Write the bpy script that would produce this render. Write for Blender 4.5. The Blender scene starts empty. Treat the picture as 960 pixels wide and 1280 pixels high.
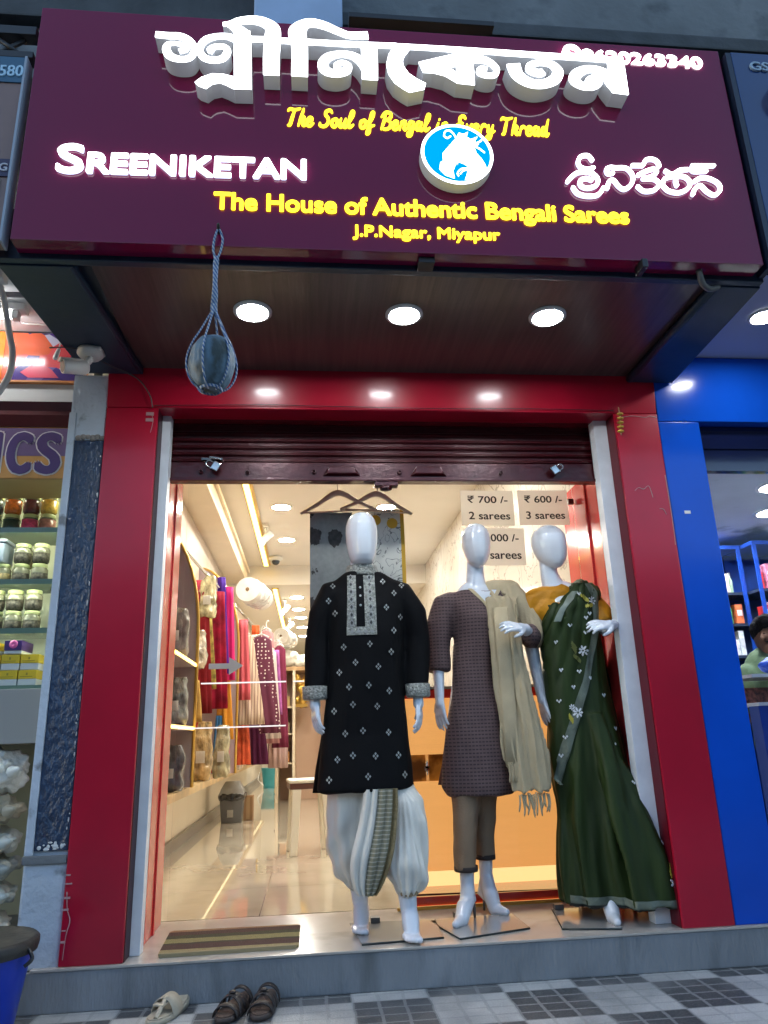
import bpy, bmesh, math, random
from mathutils import Vector, Matrix, noise
from mathutils.bvhtree import BVHTree
S = bpy.context.scene
COL = S.collection
R = math.radians
rnd = random.Random(7)

# ------------------------------------------------------------------ camera, sky, exposure
cam_d = bpy.data.cameras.new('camera')
cam = bpy.data.objects.new('camera', cam_d); COL.objects.link(cam)
cam_d.sensor_fit = 'HORIZONTAL'; cam_d.sensor_width = 36.0; cam_d.lens = 36.0 * 915 / 960
cam_d.clip_start = 0.05; cam_d.clip_end = 2000
yaw, pit, rol = R(6.05), R(17.1), R(-1.89)
fw = Vector((math.sin(yaw) * math.cos(pit), math.cos(yaw) * math.cos(pit), math.sin(pit)))
rt = Vector((math.cos(yaw), -math.sin(yaw), 0)); up = rt.cross(fw)
rt2 = math.cos(rol) * rt + math.sin(rol) * up
up2 = -math.sin(rol) * rt + math.cos(rol) * up
cam.matrix_world = Matrix(((rt2.x, up2.x, -fw.x, 0.0), (rt2.y, up2.y, -fw.y, -3.2), (rt2.z, up2.z, -fw.z, 0.925), (0, 0, 0, 1)))
S.camera = cam

w = bpy.data.worlds.new('World'); S.world = w; w.use_nodes = True
nt = w.node_tree
bg = nt.nodes['Background']
sky = nt.nodes.new('ShaderNodeTexSky'); sky.sky_type = 'NISHITA'; sky.sun_disc = False
sky.sun_elevation = R(16.0); sky.sun_rotation = R(285.0); sky.air_density = 1.0; sky.dust_density = 1.0; sky.ozone_density = 1.6
nt.links.new(sky.outputs[0], bg.inputs[0]); bg.inputs[1].default_value = 0.105
sun_d = bpy.data.lights.new('dusk_sun', 'SUN'); sun_d.energy = 0.12; sun_d.angle = R(50); sun_d.color = (1, .94, .86)
sun = bpy.data.objects.new('dusk_sun', sun_d); COL.objects.link(sun)
sun.rotation_euler = Vector((math.sin(R(285)), math.cos(R(285)), math.tan(R(16)))).to_track_quat('Z', 'Y').to_euler()
S.view_settings.view_transform = 'Standard'; S.view_settings.look = 'None'
S.view_settings.exposure = 2.12; S.view_settings.gamma = 1.0; S.view_settings.use_curve_mapping = False
S.render.engine = 'CYCLES'
S.cycles.max_bounces = 8; S.cycles.diffuse_bounces = 4; S.cycles.glossy_bounces = 4; S.cycles.transparent_max_bounces = 16
S.cycles.transmission_bounces = 6; S.cycles.caustics_reflective = False; S.cycles.caustics_refractive = False
S.cycles.sample_clamp_indirect = 6.0; S.cycles.use_denoising = True

# ------------------------------------------------------------------ materials
def M(name, c, rough=.5, metal=0., spec=.5, var=None, bump=None, coat=0., emit=0., ecol=None, sheen=0., stretch=None, mottle=None, rot=None, crough=.06):
    """var=(scale,amount) colour noise; bump=(scale,strength); stretch=(x,y,z) scaling of the pattern; mottle=(colour2,scale,lo,hi)"""
    m = bpy.data.materials.new(name); m.use_nodes = True
    t = m.node_tree; b = t.nodes['Principled BSDF']
    c = tuple(c)
    b.inputs['Base Color'].default_value = c + (1,)
    b.inputs['Roughness'].default_value = rough; b.inputs['Metallic'].default_value = metal
    b.inputs['Specular IOR Level'].default_value = spec
    b.inputs['Coat Weight'].default_value = coat; b.inputs['Coat Roughness'].default_value = crough
    b.inputs['Sheen Weight'].default_value = sheen
    if emit:
        b.inputs['Emission Color'].default_value = tuple(ecol or c) + (1,); b.inputs['Emission Strength'].default_value = emit
    src = None
    if var or bump or mottle:
        tc = t.nodes.new('ShaderNodeTexCoord'); src = tc.outputs['Object']
        if stretch:
            mp = t.nodes.new('ShaderNodeMapping'); mp.inputs['Scale'].default_value = stretch
            if rot: mp.inputs['Rotation'].default_value = rot
            t.links.new(src, mp.inputs['Vector']); src = mp.outputs[0]
    col = None
    if var:
        n = t.nodes.new('ShaderNodeTexNoise'); n.inputs['Scale'].default_value = var[0]; n.inputs['Detail'].default_value = 6
        t.links.new(src, n.inputs['Vector'])
        r = t.nodes.new('ShaderNodeValToRGB'); a = var[1]
        r.color_ramp.elements[0].position = .3; r.color_ramp.elements[1].position = .7
        r.color_ramp.elements[0].color = tuple(max(0, x * (1 - a)) for x in c) + (1,)
        r.color_ramp.elements[1].color = tuple(min(1, x * (1 + a)) for x in c) + (1,)
        t.links.new(n.outputs['Fac'], r.inputs[0]); col = r.outputs[0]
    if mottle:
        n = t.nodes.new('ShaderNodeTexNoise'); n.inputs['Scale'].default_value = mottle[1]; n.inputs['Detail'].default_value = 5
        t.links.new(src, n.inputs['Vector'])
        mr = t.nodes.new('ShaderNodeMapRange'); mr.inputs[1].default_value = mottle[2]; mr.inputs[2].default_value = mottle[3]
        t.links.new(n.outputs['Fac'], mr.inputs[0])
        mx = t.nodes.new('ShaderNodeMix'); mx.data_type = 'RGBA'
        t.links.new(mr.outputs[0], mx.inputs[0])
        if col: t.links.new(col, mx.inputs[6])
        else: mx.inputs[6].default_value = c + (1,)
        mx.inputs[7].default_value = tuple(mottle[0]) + (1,); col = mx.outputs[2]
    if col: t.links.new(col, b.inputs['Base Color'])
    if bump:
        n = t.nodes.new('ShaderNodeTexNoise'); n.inputs['Scale'].default_value = bump[0]; n.inputs['Detail'].default_value = 5
        t.links.new(src, n.inputs['Vector'])
        bp = t.nodes.new('ShaderNodeBump'); bp.inputs['Strength'].default_value = bump[1]; bp.inputs['Distance'].default_value = .02
        t.links.new(n.outputs['Fac'], bp.inputs['Height']); t.links.new(bp.outputs[0], b.inputs['Normal'])
        if coat: t.links.new(bp.outputs[0], b.inputs['Coat Normal'])
    return m

def nodes_of(m):
    return m.node_tree, m.node_tree.nodes['Principled BSDF']

def mth(t, op, a, b=None):
    n = t.nodes.new('ShaderNodeMath'); n.operation = op
    for i, v in enumerate((a, b)):
        if v is None: continue
        if isinstance(v, (int, float)): n.inputs[i].default_value = v
        else: t.links.new(v, n.inputs[i])
    return n.outputs[0]

def mixc(t, fac, a, b):
    n = t.nodes.new('ShaderNodeMix'); n.data_type = 'RGBA'
    if isinstance(fac, (int, float)): n.inputs[0].default_value = fac
    else: t.links.new(fac, n.inputs[0])
    for i, v in ((6, a), (7, b)):
        if isinstance(v, tuple): n.inputs[i].default_value = v + (1,)
        else: t.links.new(v, n.inputs[i])
    return n.outputs[2]

def xyz(t, kind='Object'):
    tc = t.nodes.new('ShaderNodeTexCoord'); s = t.nodes.new('ShaderNodeSeparateXYZ')
    t.links.new(tc.outputs[kind], s.inputs[0]); return s.outputs[0], s.outputs[1], s.outputs[2], tc.outputs[kind]

def E(name, c, s):
    m = bpy.data.materials.new(name); m.use_nodes = True; t = m.node_tree
    t.nodes.remove(t.nodes['Principled BSDF']); e = t.nodes.new('ShaderNodeEmission')
    e.inputs[0].default_value = tuple(c) + (1,); e.inputs[1].default_value = s
    t.links.new(e.outputs[0], t.nodes['Material Output'].inputs[0]); return m

def GLASS(name, tint=(1, 1, 1), refl=1.0):
    m = bpy.data.materials.new(name); m.use_nodes = True; t = m.node_tree
    t.nodes.remove(t.nodes['Principled BSDF'])
    a = t.nodes.new('ShaderNodeBsdfTransparent'); a.inputs[0].default_value = tuple(tint) + (1,)
    g = t.nodes.new('ShaderNodeBsdfGlossy'); g.inputs['Roughness'].default_value = .02
    f = t.nodes.new('ShaderNodeFresnel'); f.inputs[0].default_value = 1.45
    x = t.nodes.new('ShaderNodeMixShader')
    t.links.new(mth(t, 'MULTIPLY', f.outputs[0], refl), x.inputs[0])
    t.links.new(a.outputs[0], x.inputs[1]); t.links.new(g.outputs[0], x.inputs[2])
    t.links.new(x.outputs[0], t.nodes['Material Output'].inputs[0]); return m

# ------------------------------------------------------------------ mesh builder
ROOT = {}
class MB:
    def __init__(s): s.v = []; s.f = []; s.sm = []
    def add(s, vs, fs, smooth=False):
        o = len(s.v); s.v += [tuple(p) for p in vs]
        s.f += [tuple(i + o for i in f) for f in fs]; s.sm += [smooth] * len(fs); return s
    def box(s, x0, x1, y0, y1, z0, z1, mat=None):
        p = [(x, y, z) for z in (z0, z1) for y in (y0, y1) for x in (x0, x1)]
        if mat: p = [mat @ Vector(q) for q in p]
        return s.add(p, [(0, 2, 3, 1), (4, 5, 7, 6), (0, 1, 5, 4), (1, 3, 7, 5), (3, 2, 6, 7), (2, 0, 4, 6)])
    def hexa(s, p):   # eight corners: bottom 4 ccw, top 4 ccw
        return s.add(p, [(3, 2, 1, 0), (4, 5, 6, 7), (0, 1, 5, 4), (1, 2, 6, 5), (2, 3, 7, 6), (3, 0, 4, 7)])
    def loft(s, rings, smooth=True, cap=True):
        n = len(rings[0]); vs = [p for r in rings for p in r]; fs = []
        for i in range(len(rings) - 1):
            for j in range(n):
                k = (j + 1) % n
                fs.append((i * n + j, i * n + k, (i + 1) * n + k, (i + 1) * n + j))
        s.add(vs, fs, smooth)
        if cap:
            o = len(s.v) - len(vs)
            s.f.append(tuple(o + j for j in reversed(range(n)))); s.sm.append(False)
            s.f.append(tuple(o + (len(rings) - 1) * n + j for j in range(n))); s.sm.append(False)
        return s
    def tube(s, pts, rad, n=10, smooth=True, flat=1.0):
        pts = [Vector(p) for p in pts]
        if isinstance(rad, (int, float)): rad = [rad] * len(pts)
        rings = []; prev = None
        for i, p in enumerate(pts):
            d = (pts[min(i + 1, len(pts) - 1)] - pts[max(i - 1, 0)]).normalized()
            if prev is None:
                a = Vector((0, 0, 1)) if abs(d.z) < .9 else Vector((0, 1, 0))
                u = d.cross(a).normalized()
            else:
                u = (prev - d * prev.dot(d)).normalized()
            prev = u; v = d.cross(u)
            rings.append([p + (u * math.cos(q) + v * math.sin(q) * flat) * rad[i] for q in [2 * math.pi * k / n for k in range(n)]])
        return s.loft(rings, smooth)
    def capsule(s, pts, rad, n=14, fy=1.0):
        """closed tapered chain with round ends (for voxel unions)"""
        pts = [Vector(p) for p in pts]; rad = list(rad)
        d0 = (pts[0] - pts[1]).normalized(); d1 = (pts[-1] - pts[-2]).normalized()
        P = [pts[0] + d0 * rad[0] * q for q in (.95, .75, .4)] + pts + [pts[-1] + d1 * rad[-1] * q for q in (.4, .75, .95)]
        Q = [rad[0] * q for q in (.3, .66, .92)] + rad + [rad[-1] * q for q in (.92, .66, .3)]
        return s.tube(P, Q, n, True, fy)
    def lathe(s, prof, c, n=24, axis='Z', smooth=True, ring=False):
        c = Vector(c); rings = []
        for r, h in prof:
            ring = []
            for k in range(n):
                a = 2 * math.pi * k / n; x, y = r * math.cos(a), r * math.sin(a)
                ring.append(c + (Vector((x, y, h)) if axis == 'Z' else Vector((x, -h, y)) if axis == 'Y' else Vector((h, x, y))))
            rings.append(ring)
        if ring: rings.append(rings[0]); return s.loft(rings, smooth, False)
        return s.loft(rings, smooth)
    def prism(s, poly, y0, y1):   # polygon in x,z (counter-clockwise from the front), front y0, back y1
        n = len(poly)
        a = sum(poly[i][0] * poly[(i + 1) % n][1] - poly[(i + 1) % n][0] * poly[i][1] for i in range(n))
        if a < 0: poly = poly[::-1]
        vs = [(x, y0, z) for x, z in poly] + [(x, y1, z) for x, z in poly]
        fs = [tuple(range(n)), tuple(range(2 * n - 1, n - 1, -1))] + [(i + n, (i + 1) % n + n, (i + 1) % n, i) for i in range(n)]
        return s.add(vs, fs)
    def extr(s, poly, axis, a0, a1):  # polygon extruded along any axis: 'X' poly=(y,z), 'Z' poly=(x,y)
        n = len(poly)
        f = (lambda p, a: (a, p[0], p[1])) if axis == 'X' else (lambda p, a: (p[0], p[1], a)) if axis == 'Z' else (lambda p, a: (p[0], a, p[1]))
        vs = [f(p, a0) for p in poly] + [f(p, a1) for p in poly]
        return s.add(vs, [tuple(range(n)), tuple(range(2 * n - 1, n - 1, -1))] + [(i + n, (i + 1) % n + n, (i + 1) % n, i) for i in range(n)])
    def ellipsoid(s, c, r, n=16, m=10):
        prof = [(math.sin(math.pi * (i + .35) / (m + .7)), -math.cos(math.pi * (i + .35) / (m + .7))) for i in range(m + 1)]
        rings = [[(c[0] + r[0] * q * math.cos(2 * math.pi * k / n), c[1] + r[1] * q * math.sin(2 * math.pi * k / n), c[2] + r[2] * h) for k in range(n)] for q, h in prof]
        return s.loft(rings)
    def build(s, name, mat, parent=None, bev=0., loc=None, seg=2):
        me = bpy.data.meshes.new(name)
        base = Vector(loc) if loc else (ROOT[parent.name] if parent and parent.name in ROOT else Vector((0, 0, 0)))
        me.from_pydata([Vector(p) - base for p in s.v], [], s.f)
        me.polygons.foreach_set('use_smooth', s.sm)
        bm = bmesh.new(); bm.from_mesh(me)
        if bev:
            bmesh.ops.bevel(bm, geom=[e for e in bm.edges if len(e.link_faces) == 2 and e.calc_face_angle(0) > .6], offset=bev, segments=seg, profile=.7, affect='EDGES', clamp_overlap=True)
        bmesh.ops.recalc_face_normals(bm, faces=bm.faces[:])
        bm.to_mesh(me); bm.free()
        return place(name, me, mat, parent, base)

def place(name, me, mat, parent=None, base=Vector((0, 0, 0))):
    o = bpy.data.objects.new(name, me); COL.objects.link(o)
    for mm in (mat if isinstance(mat, (list, tuple)) else [mat]): me.materials.append(mm)
    if parent: o.parent = parent; ROOT[o.name] = base
    else: o.location = base; ROOT[o.name] = base.copy()
    return o

def tag(o, label, cat, group=None):
    o['label'] = label; o['category'] = cat
    if group: o['group'] = group
    return o
def thing(name, loc, label, cat, group=None):
    o = bpy.data.objects.new(name, None); COL.objects.link(o); o.empty_display_size = .05
    o.location = loc; ROOT[o.name] = Vector(loc); return tag(o, label, cat, group)
def struct(name, mb, mat, bev=0.):
    o = mb.build(name, mat, None, bev); o['kind'] = 'structure'; return o
def copy_thing(o, loc, label, rz=None):
    r = o.copy(); COL.objects.link(r); r.location = loc; r['label'] = label; ROOT[r.name] = Vector(loc)
    if rz is not None: r.rotation_euler = (0, 0, rz)
    for ch in list(o.children):
        c = ch.copy(); COL.objects.link(c); c.parent = r
        for g in list(ch.children):
            d = g.copy(); COL.objects.link(d); d.parent = c
    return r

def remesh(mb, voxel, smooth=4):
    me = bpy.data.meshes.new('tmp'); me.from_pydata([Vector(p) for p in mb.v], [], mb.f)
    bm = bmesh.new(); bm.from_mesh(me); bmesh.ops.recalc_face_normals(bm, faces=bm.faces[:]); bm.to_mesh(me); bm.free()
    o = bpy.data.objects.new('tmp', me); COL.objects.link(o)
    md = o.modifiers.new('r', 'REMESH'); md.mode = 'VOXEL'; md.voxel_size = voxel; md.use_smooth_shade = True
    if smooth:
        sm = o.modifiers.new('s', 'SMOOTH'); sm.iterations = smooth; sm.factor = .5
    dg = bpy.context.evaluated_depsgraph_get()
    out = bpy.data.meshes.new_from_object(o.evaluated_get(dg))
    bpy.data.objects.remove(o); bpy.data.meshes.remove(me)
    out.polygons.foreach_set('use_smooth', [True] * len(out.polygons))
    return out
def solid(name, mb, mat, parent, voxel=.006, smooth=4, wrinkle=None):
    me = remesh(mb, voxel, smooth)
    base = ROOT[parent.name] if parent else Vector((0, 0, 0))
    if wrinkle: wrinkle(me)
    me.name = name
    for v in me.vertices: v.co = v.co - base
    return place(name, me, mat, parent, base)
def wrinkler(amp, sx, sy, sz, seed=0., zfun=None):
    def f(me):
        nn = [v.normal.copy() for v in me.vertices]
        for v, n in zip(me.vertices, nn):
            p = v.co
            d = noise.noise(Vector((p.x * sx + seed, p.y * sy, p.z * sz))) + .5 * noise.noise(Vector((p.x * sx * 2.1 - seed, p.y * sy * 2.1, p.z * sz * 2.3)))
            k = zfun(p) if zfun else 1.0
            v.co = p + n * (amp * k * d)
        me.update()
    return f
def bvh_of(*obs):
    vs, fs = [], []
    for o in obs:
        b = ROOT[o.name]; k = len(vs)
        vs += [v.co + b for v in o.data.vertices]; fs += [tuple(i + k for i in p.vertices) for p in o.data.polygons]
    return BVHTree.FromPolygons(vs, fs)
def hit(bvh, x, z, off=.002, y0=-3.0):
    h = bvh.ray_cast(Vector((x, y0, z)), Vector((0, 1, 0)))
    if h[0] is None: return None, None
    n = h[1] if h[1].y < 0 else -h[1]
    return h[0] + n * off, n
def skin_grid(mb, bvh, rows, nx=8, off=.003, thick=.002, y0=-3.0):
    """rows of (z, xl, xr): a strip laid on the surface, projected along +Y, with thickness"""
    G = []
    last = .15
    for z, a, b in rows:
        r = []
        for i in range(nx + 1):
            p, n = hit(bvh, a + (b - a) * i / nx, z, off, y0)
            if p is None: p = Vector((a + (b - a) * i / nx, last, z))
            last = p.y; r.append(p)
        G.append(r)
    vs = [p for r in G for p in r]; k = len(vs); vs += [p + Vector((0, thick, 0)) for p in vs]
    m = nx + 1; fs = []
    for i in range(len(G) - 1):
        for j in range(nx):
            q = (i * m + j, i * m + j + 1, (i + 1) * m + j + 1, (i + 1) * m + j)
            fs.append(q); fs.append(tuple(x + k for x in reversed(q)))
    mb.add(vs, fs, True)
def interp(L, z):
    L = sorted(L)
    if z <= L[0][0]: return L[0][1:]
    for a, b in zip(L, L[1:]):
        if z <= b[0]:
            t = (z - a[0]) / (b[0] - a[0] + 1e-9); return tuple(u + (v - u) * t for u, v in zip(a[1:], b[1:]))
    return L[-1][1:]
def ell_rings(rows, n=40, sq=2.2, fold=None):
    out = []
    for z, cx, rx, cy, ry in rows:
        ring = []
        for k in range(n):
            a = 2 * math.pi * k / n; c, s_ = math.cos(a), math.sin(a)
            f = (abs(c) ** sq + abs(s_) ** sq) ** (-1 / sq)
            if fold: f *= 1 + fold(a, z)
            ring.append((cx + rx * c * f, cy + ry * s_ * f, z))
        out.append(ring)
    return out
def catmull(p, k=6):
    out = []
    for i in range(len(p) - 1):
        a, b, c, d = p[max(i - 1, 0)], p[i], p[i + 1], p[min(i + 2, len(p) - 1)]
        for j in range(k):
            t = j / k
            out.append(tuple(.5 * (2 * b[q] + (c[q] - a[q]) * t + (2 * a[q] - 5 * b[q] + 4 * c[q] - d[q]) * t * t + (-a[q] + 3 * b[q] - 3 * c[q] + d[q]) * t ** 3) for q in range(len(b))))
    out.append(tuple(p[-1])); return out
def ribbon(mb, pts, y0, y1, width=None, round_end=False):
    """variable-width flat stroke in the x,z plane from y0 (front) to y1"""
    P = catmull([p if len(p) == 3 else (p[0], p[1], width) for p in pts])
    if round_end:
        for e, q, at0 in ((P[0], P[1], True), (P[-1], P[-2], False)):
            d = Vector((e[0] - q[0], e[1] - q[1])).normalized(); ex = []
            for c in (.5, .8, .97):
                ex.append((e[0] + d.x * e[2] / 2 * c, e[1] + d.y * e[2] / 2 * c, e[2] * math.sqrt(1 - c * c)))
            if at0: P = ex[::-1] + P
            else: P = P + ex
    L, Rr = [], []
    for i, p in enumerate(P):
        a, b = P[max(i - 1, 0)], P[min(i + 1, len(P) - 1)]
        d = Vector((b[0] - a[0], b[1] - a[1]))
        d = d.normalized() if d.length > 1e-9 else Vector((1, 0))
        h = p[2] / 2
        L.append((p[0] - d.y * h, p[1] + d.x * h)); Rr.append((p[0] + d.y * h, p[1] - d.x * h))
    n = len(P); vs = [(x, y0, z) for x, z in L] + [(x, y0, z) for x, z in Rr] + [(x, y1, z) for x, z in L] + [(x, y1, z) for x, z in Rr]
    fs = []
    for i in range(n - 1):
        fs += [(i, i + 1, n + i + 1, n + i), (2 * n + i + 1, 2 * n + i, 3 * n + i, 3 * n + i + 1), (2 * n + i, 2 * n + i + 1, i + 1, i), (n + i, n + i + 1, 3 * n + i + 1, 3 * n + i)]
    fs += [(0, n, 3 * n, 2 * n), (2 * n - 1, n - 1, 3 * n - 1, 4 * n - 1)]
    mb.add(vs, fs)
def text(mb, s, x0, z0, width, height, y0, depth, bold=0., shear=0., slope=0.):
    """raised lettering facing -Y, fitted to width x height, lower left corner at x0, z0; slope tilts the line, bold thickens the strokes (metres)"""
    cu = bpy.data.curves.new('t', 'FONT'); cu.body = s; cu.size = 1; cu.extrude = .5; cu.shear = shear; cu.resolution_u = 5
    o = bpy.data.objects.new('t', cu); COL.objects.link(o)
    me = bpy.data.meshes.new_from_object(o.evaluated_get(bpy.context.evaluated_depsgraph_get()))
    xs = [v.co.x for v in me.vertices]; ys = [v.co.y for v in me.vertices]
    a, b, c, d = min(xs), max(xs), min(ys), max(ys)
    if height is None: height = (d - c) * width / (b - a)
    fs = [tuple(p.vertices) for p in me.polygons]
    for k, (dx, dz) in enumerate([(0, 0)] if not bold else [(0, 0), (1, 0), (-1, 0), (0, .7), (0, -.7), (.7, .5), (-.7, .5), (.7, -.5), (-.7, -.5)]):
        vs = [(x0 + bold + dx * bold + (v.co.x - a) / (b - a) * (width - 2 * bold), y0 + k * .00012 + (.5 - v.co.z) * depth, z0 + bold * .7 + dz * bold + (v.co.y - c) / (d - c) * (height - 1.4 * bold) + slope * (v.co.x - a) / (b - a)) for v in me.vertices]
        mb.add(vs, fs)
    bpy.data.objects.remove(o); bpy.data.curves.remove(cu); bpy.data.meshes.remove(me)
# ------------------------------------------------------------------ shared materials
white_paint = M('white_paint', (.62, .66, .70), .6, var=(9, .08), bump=(60, .15))
cream = M('cream_paint', (.72, .62, .46), .5, var=(5, .04))
ceil_m = M('interior_ceiling', (.74, .70, .63), .6, var=(3, .03))
red_lam = M('red_laminate', (.40, .005, .026), .30, spec=.35, coat=.35, crough=.13, var=(1.6, .16), bump=(6, .03), mottle=((.30, .004, .022), 2.2, .55, .8))
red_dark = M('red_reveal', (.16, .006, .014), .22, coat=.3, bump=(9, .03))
navy = M('navy_metal', (.010, .024, .050), .38, var=(6, .2), bump=(30, .04))
steel_white = M('pale_aluminium', (.74, .77, .82), .35, metal=0., var=(14, .06), bump=(40, .04))
black_pl = M('black_plastic', (.012, .012, .013), .45)
grey_pl = M('grey_plastic', (.10, .10, .10), .4)
ivory = M('ivory_plastic', (.80, .75, .62), .35)
white_pl = M('white_plastic', (.75, .75, .72), .35)
chrome = M('chrome', (.7, .7, .7), .15, metal=1)
wood_l = M('pale_wood', (.52, .33, .16), .45, var=(6, .25), stretch=(1, 1, 8))
gold_m = M('gold_trim', (.65, .42, .10), .28, metal=.8, bump=(25, .1))
led_cool = E('downlight_glow', (.93, .97, 1.0), 42)
led_warm = E('warm_downlight_glow', (1.0, .95, .87), 96)
strip_warm = E('warm_strip_glow', (1.0, .62, .13), 2.2)
glass_m = GLASS('clear_glass', (.98, .99, .985), .35)

# ------------------------------------------------------------------ ground
pav = M('pavement_tile', (.3, .3, .3), .7)
t, b = nodes_of(pav)
X, Y, Z, V = xyz(t)
nw = t.nodes.new('ShaderNodeTexNoise'); nw.inputs['Scale'].default_value = 7; t.links.new(V, nw.inputs[0])
X = mth(t, 'ADD', X, mth(t, 'MULTIPLY', mth(t, 'SUBTRACT', nw.outputs[0], .5), .022)); u = mth(t, 'DIVIDE', mth(t, 'SUBTRACT', X, .72), .2835); v = mth(t, 'DIVIDE', mth(t, 'ADD', Y, .11), .29)
par = mth(t, 'MODULO', mth(t, 'ADD', mth(t, 'ADD', mth(t, 'FLOOR', u), mth(t, 'FLOOR', v)), 400), 2.0)
nz = t.nodes.new('ShaderNodeTexNoise'); nz.inputs['Scale'].default_value = 5; nz.inputs['Detail'].default_value = 8; t.links.new(V, nz.inputs[0])
nf = t.nodes.new('ShaderNodeTexNoise'); nf.inputs['Scale'].default_value = 140; nf.inputs['Detail'].default_value = 3; t.links.new(V, nf.inputs[0])
wob = mth(t, 'MULTIPLY', mth(t, 'SUBTRACT', nf.outputs[0], .5), .10)
def joint(c, cells):
    f = mth(t, 'FRACT', mth(t, 'ADD', mth(t, 'MULTIPLY', c, cells), mth(t, 'ADD', wob, 400)))
    return mth(t, 'MAXIMUM', mth(t, 'LESS_THAN', f, .075), mth(t, 'GREATER_THAN', f, .94))
jn = mth(t, 'MAXIMUM', joint(u, 3), joint(v, 4))
dark = mixc(t, nz.outputs[0], (.010, .013, .018), (.058, .064, .074))
lite = mixc(t, nz.outputs[0], (.36, .375, .38), (.60, .61, .60))
tile = mixc(t, par, lite, dark)
jc = mixc(t, nz.outputs[0], (.17, .185, .19), (.34, .35, .35))
jfac = mth(t, 'MULTIPLY', jn, mth(t, 'ADD', mth(t, 'MULTIPLY', par, .42), .38))
col = mixc(t, jfac, tile, jc)
stn = t.nodes.new('ShaderNodeTexNoise'); stn.inputs['Scale'].default_value = 2.6; stn.inputs['Detail'].default_value = 9; t.links.new(V, stn.inputs[0])
smr = t.nodes.new('ShaderNodeMapRange'); smr.inputs[1].default_value = .50; smr.inputs[2].default_value = .66; smr.inputs[4].default_value = .55; t.links.new(stn.outputs[0], smr.inputs[0])
col = mixc(t, smr.outputs[0], col, (.19, .195, .20))
grit = mixc(t, mth(t, 'MULTIPLY', nf.outputs[0], .5), col, (.16, .17, .17))
t.links.new(grit, b.inputs['Base Color'])
bp = t.nodes.new('ShaderNodeBump'); bp.inputs['Strength'].default_value = .7; bp.inputs['Distance'].default_value = .006
t.links.new(mth(t, 'SUBTRACT', mth(t, 'MULTIPLY', nf.outputs[0], .6), jn), bp.inputs['Height']); t.links.new(bp.outputs[0], b.inputs['Normal'])
rr = mth(t, 'ADD', mth(t, 'MULTIPLY', nz.outputs[0], .4), .32); t.links.new(rr, b.inputs['Roughness'])
struct('pavement', MB().box(-14, 16, -4.6, -.012, -.12, 0), pav)
asphalt = M('asphalt', (.05, .05, .052), .8, var=(8, .3), bump=(90, .3))
struct('road', MB().box(-250, 250, -250, 250, -.5, -.124), asphalt)
cement = M('painted_cement', (.225, .24, .255), .62, var=(3, .25), bump=(70, .35), mottle=((.135, .145, .15), 7, .54, .72), stretch=(1, 1, .25))
sill_m = M('platform_tile', (.46, .42, .37), .18, var=(3, .08), bump=(8, .02), mottle=((.36, .33, .29), 6, .55, .72))
struct('entrance_step', MB().box(-1.6, 6.0, -.012, .62, 0, .135), cement, .006)
struct('platform_floor', MB().box(-1.03, 3.4, -.016, .66, .136, .145), sill_m, .002)
floor_m = M('polished_floor', (.60, .53, .41), .04, spec=.8, coat=.5, crough=.03, var=(2.2, .06), mottle=((.48, .41, .30), 3.5, .5, .78))
t, b = nodes_of(floor_m); X, Y, Z, V = xyz(t)
src = b.inputs['Base Color'].links[0].from_socket
def fj(c): 
    f = mth(t, 'FRACT', mth(t, 'ADD', mth(t, 'DIVIDE', c, .8), 40.3)); return mth(t, 'LESS_THAN', f, .004)
t.links.new(mixc(t, mth(t, 'MAXIMUM', fj(X), fj(Y)), src, (.35, .28, .2)), b.inputs['Base Color'])
struct('floor', MB().box(-1.06, 1.52, .665, 14, .05, .146), floor_m)
left_wall_m = M('shop_wall_paint', (.74, .67, .55), .45, var=(2, .04))
o = struct('wall_left', MB().box(-1.16, -1.06, .64, 14, .05, 3.3), left_wall_m)
# marble with grey branching veins
marble = M('marble_cladding', (.74, .70, .63), .12, coat=.2)
t, b = nodes_of(marble); X, Y, Z, V = xyz(t)
n1 = t.nodes.new('ShaderNodeTexNoise'); n1.inputs['Scale'].default_value = 1.6; n1.inputs['Detail'].default_value = 8; n1.inputs['Distortion'].default_value = 1.2; t.links.new(V, n1.inputs[0])
vein = mth(t, 'LESS_THAN', mth(t, 'ABSOLUTE', mth(t, 'SUBTRACT', n1.outputs[0], .5)), .007)
vein2 = mth(t, 'LESS_THAN', mth(t, 'ABSOLUTE', mth(t, 'SUBTRACT', n1.outputs[0], .60)), .006)
slab = mth(t, 'LESS_THAN', mth(t, 'FRACT', mth(t, 'ADD', mth(t, 'DIVIDE', Y, .62), 20)), .012)
cl = mixc(t, n1.outputs[0], (.62, .57, .50), (.80, .77, .70))
cl = mixc(t, mth(t, 'MULTIPLY', mth(t, 'MAXIMUM', vein, vein2), .55), cl, (.22, .19, .17)); cl = mixc(t, mth(t, 'MULTIPLY', slab, .6), cl, (.3, .27, .24))
t.links.new(cl, b.inputs['Base Color'])
struct('wall_right', MB().box(1.52, 1.62, .64, 14, .05, 3.3), marble)
struct('wall_back', MB().box(-1.16, 1.62, 14, 14.1, .05, 3.3), left_wall_m)
struct('ceiling', MB().box(-1.06, 1.52, .30, 6.2, 3.1, 3.2).box(-1.06, 1.52, 6.2, 14, 2.85, 3.2), ceil_m)

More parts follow.
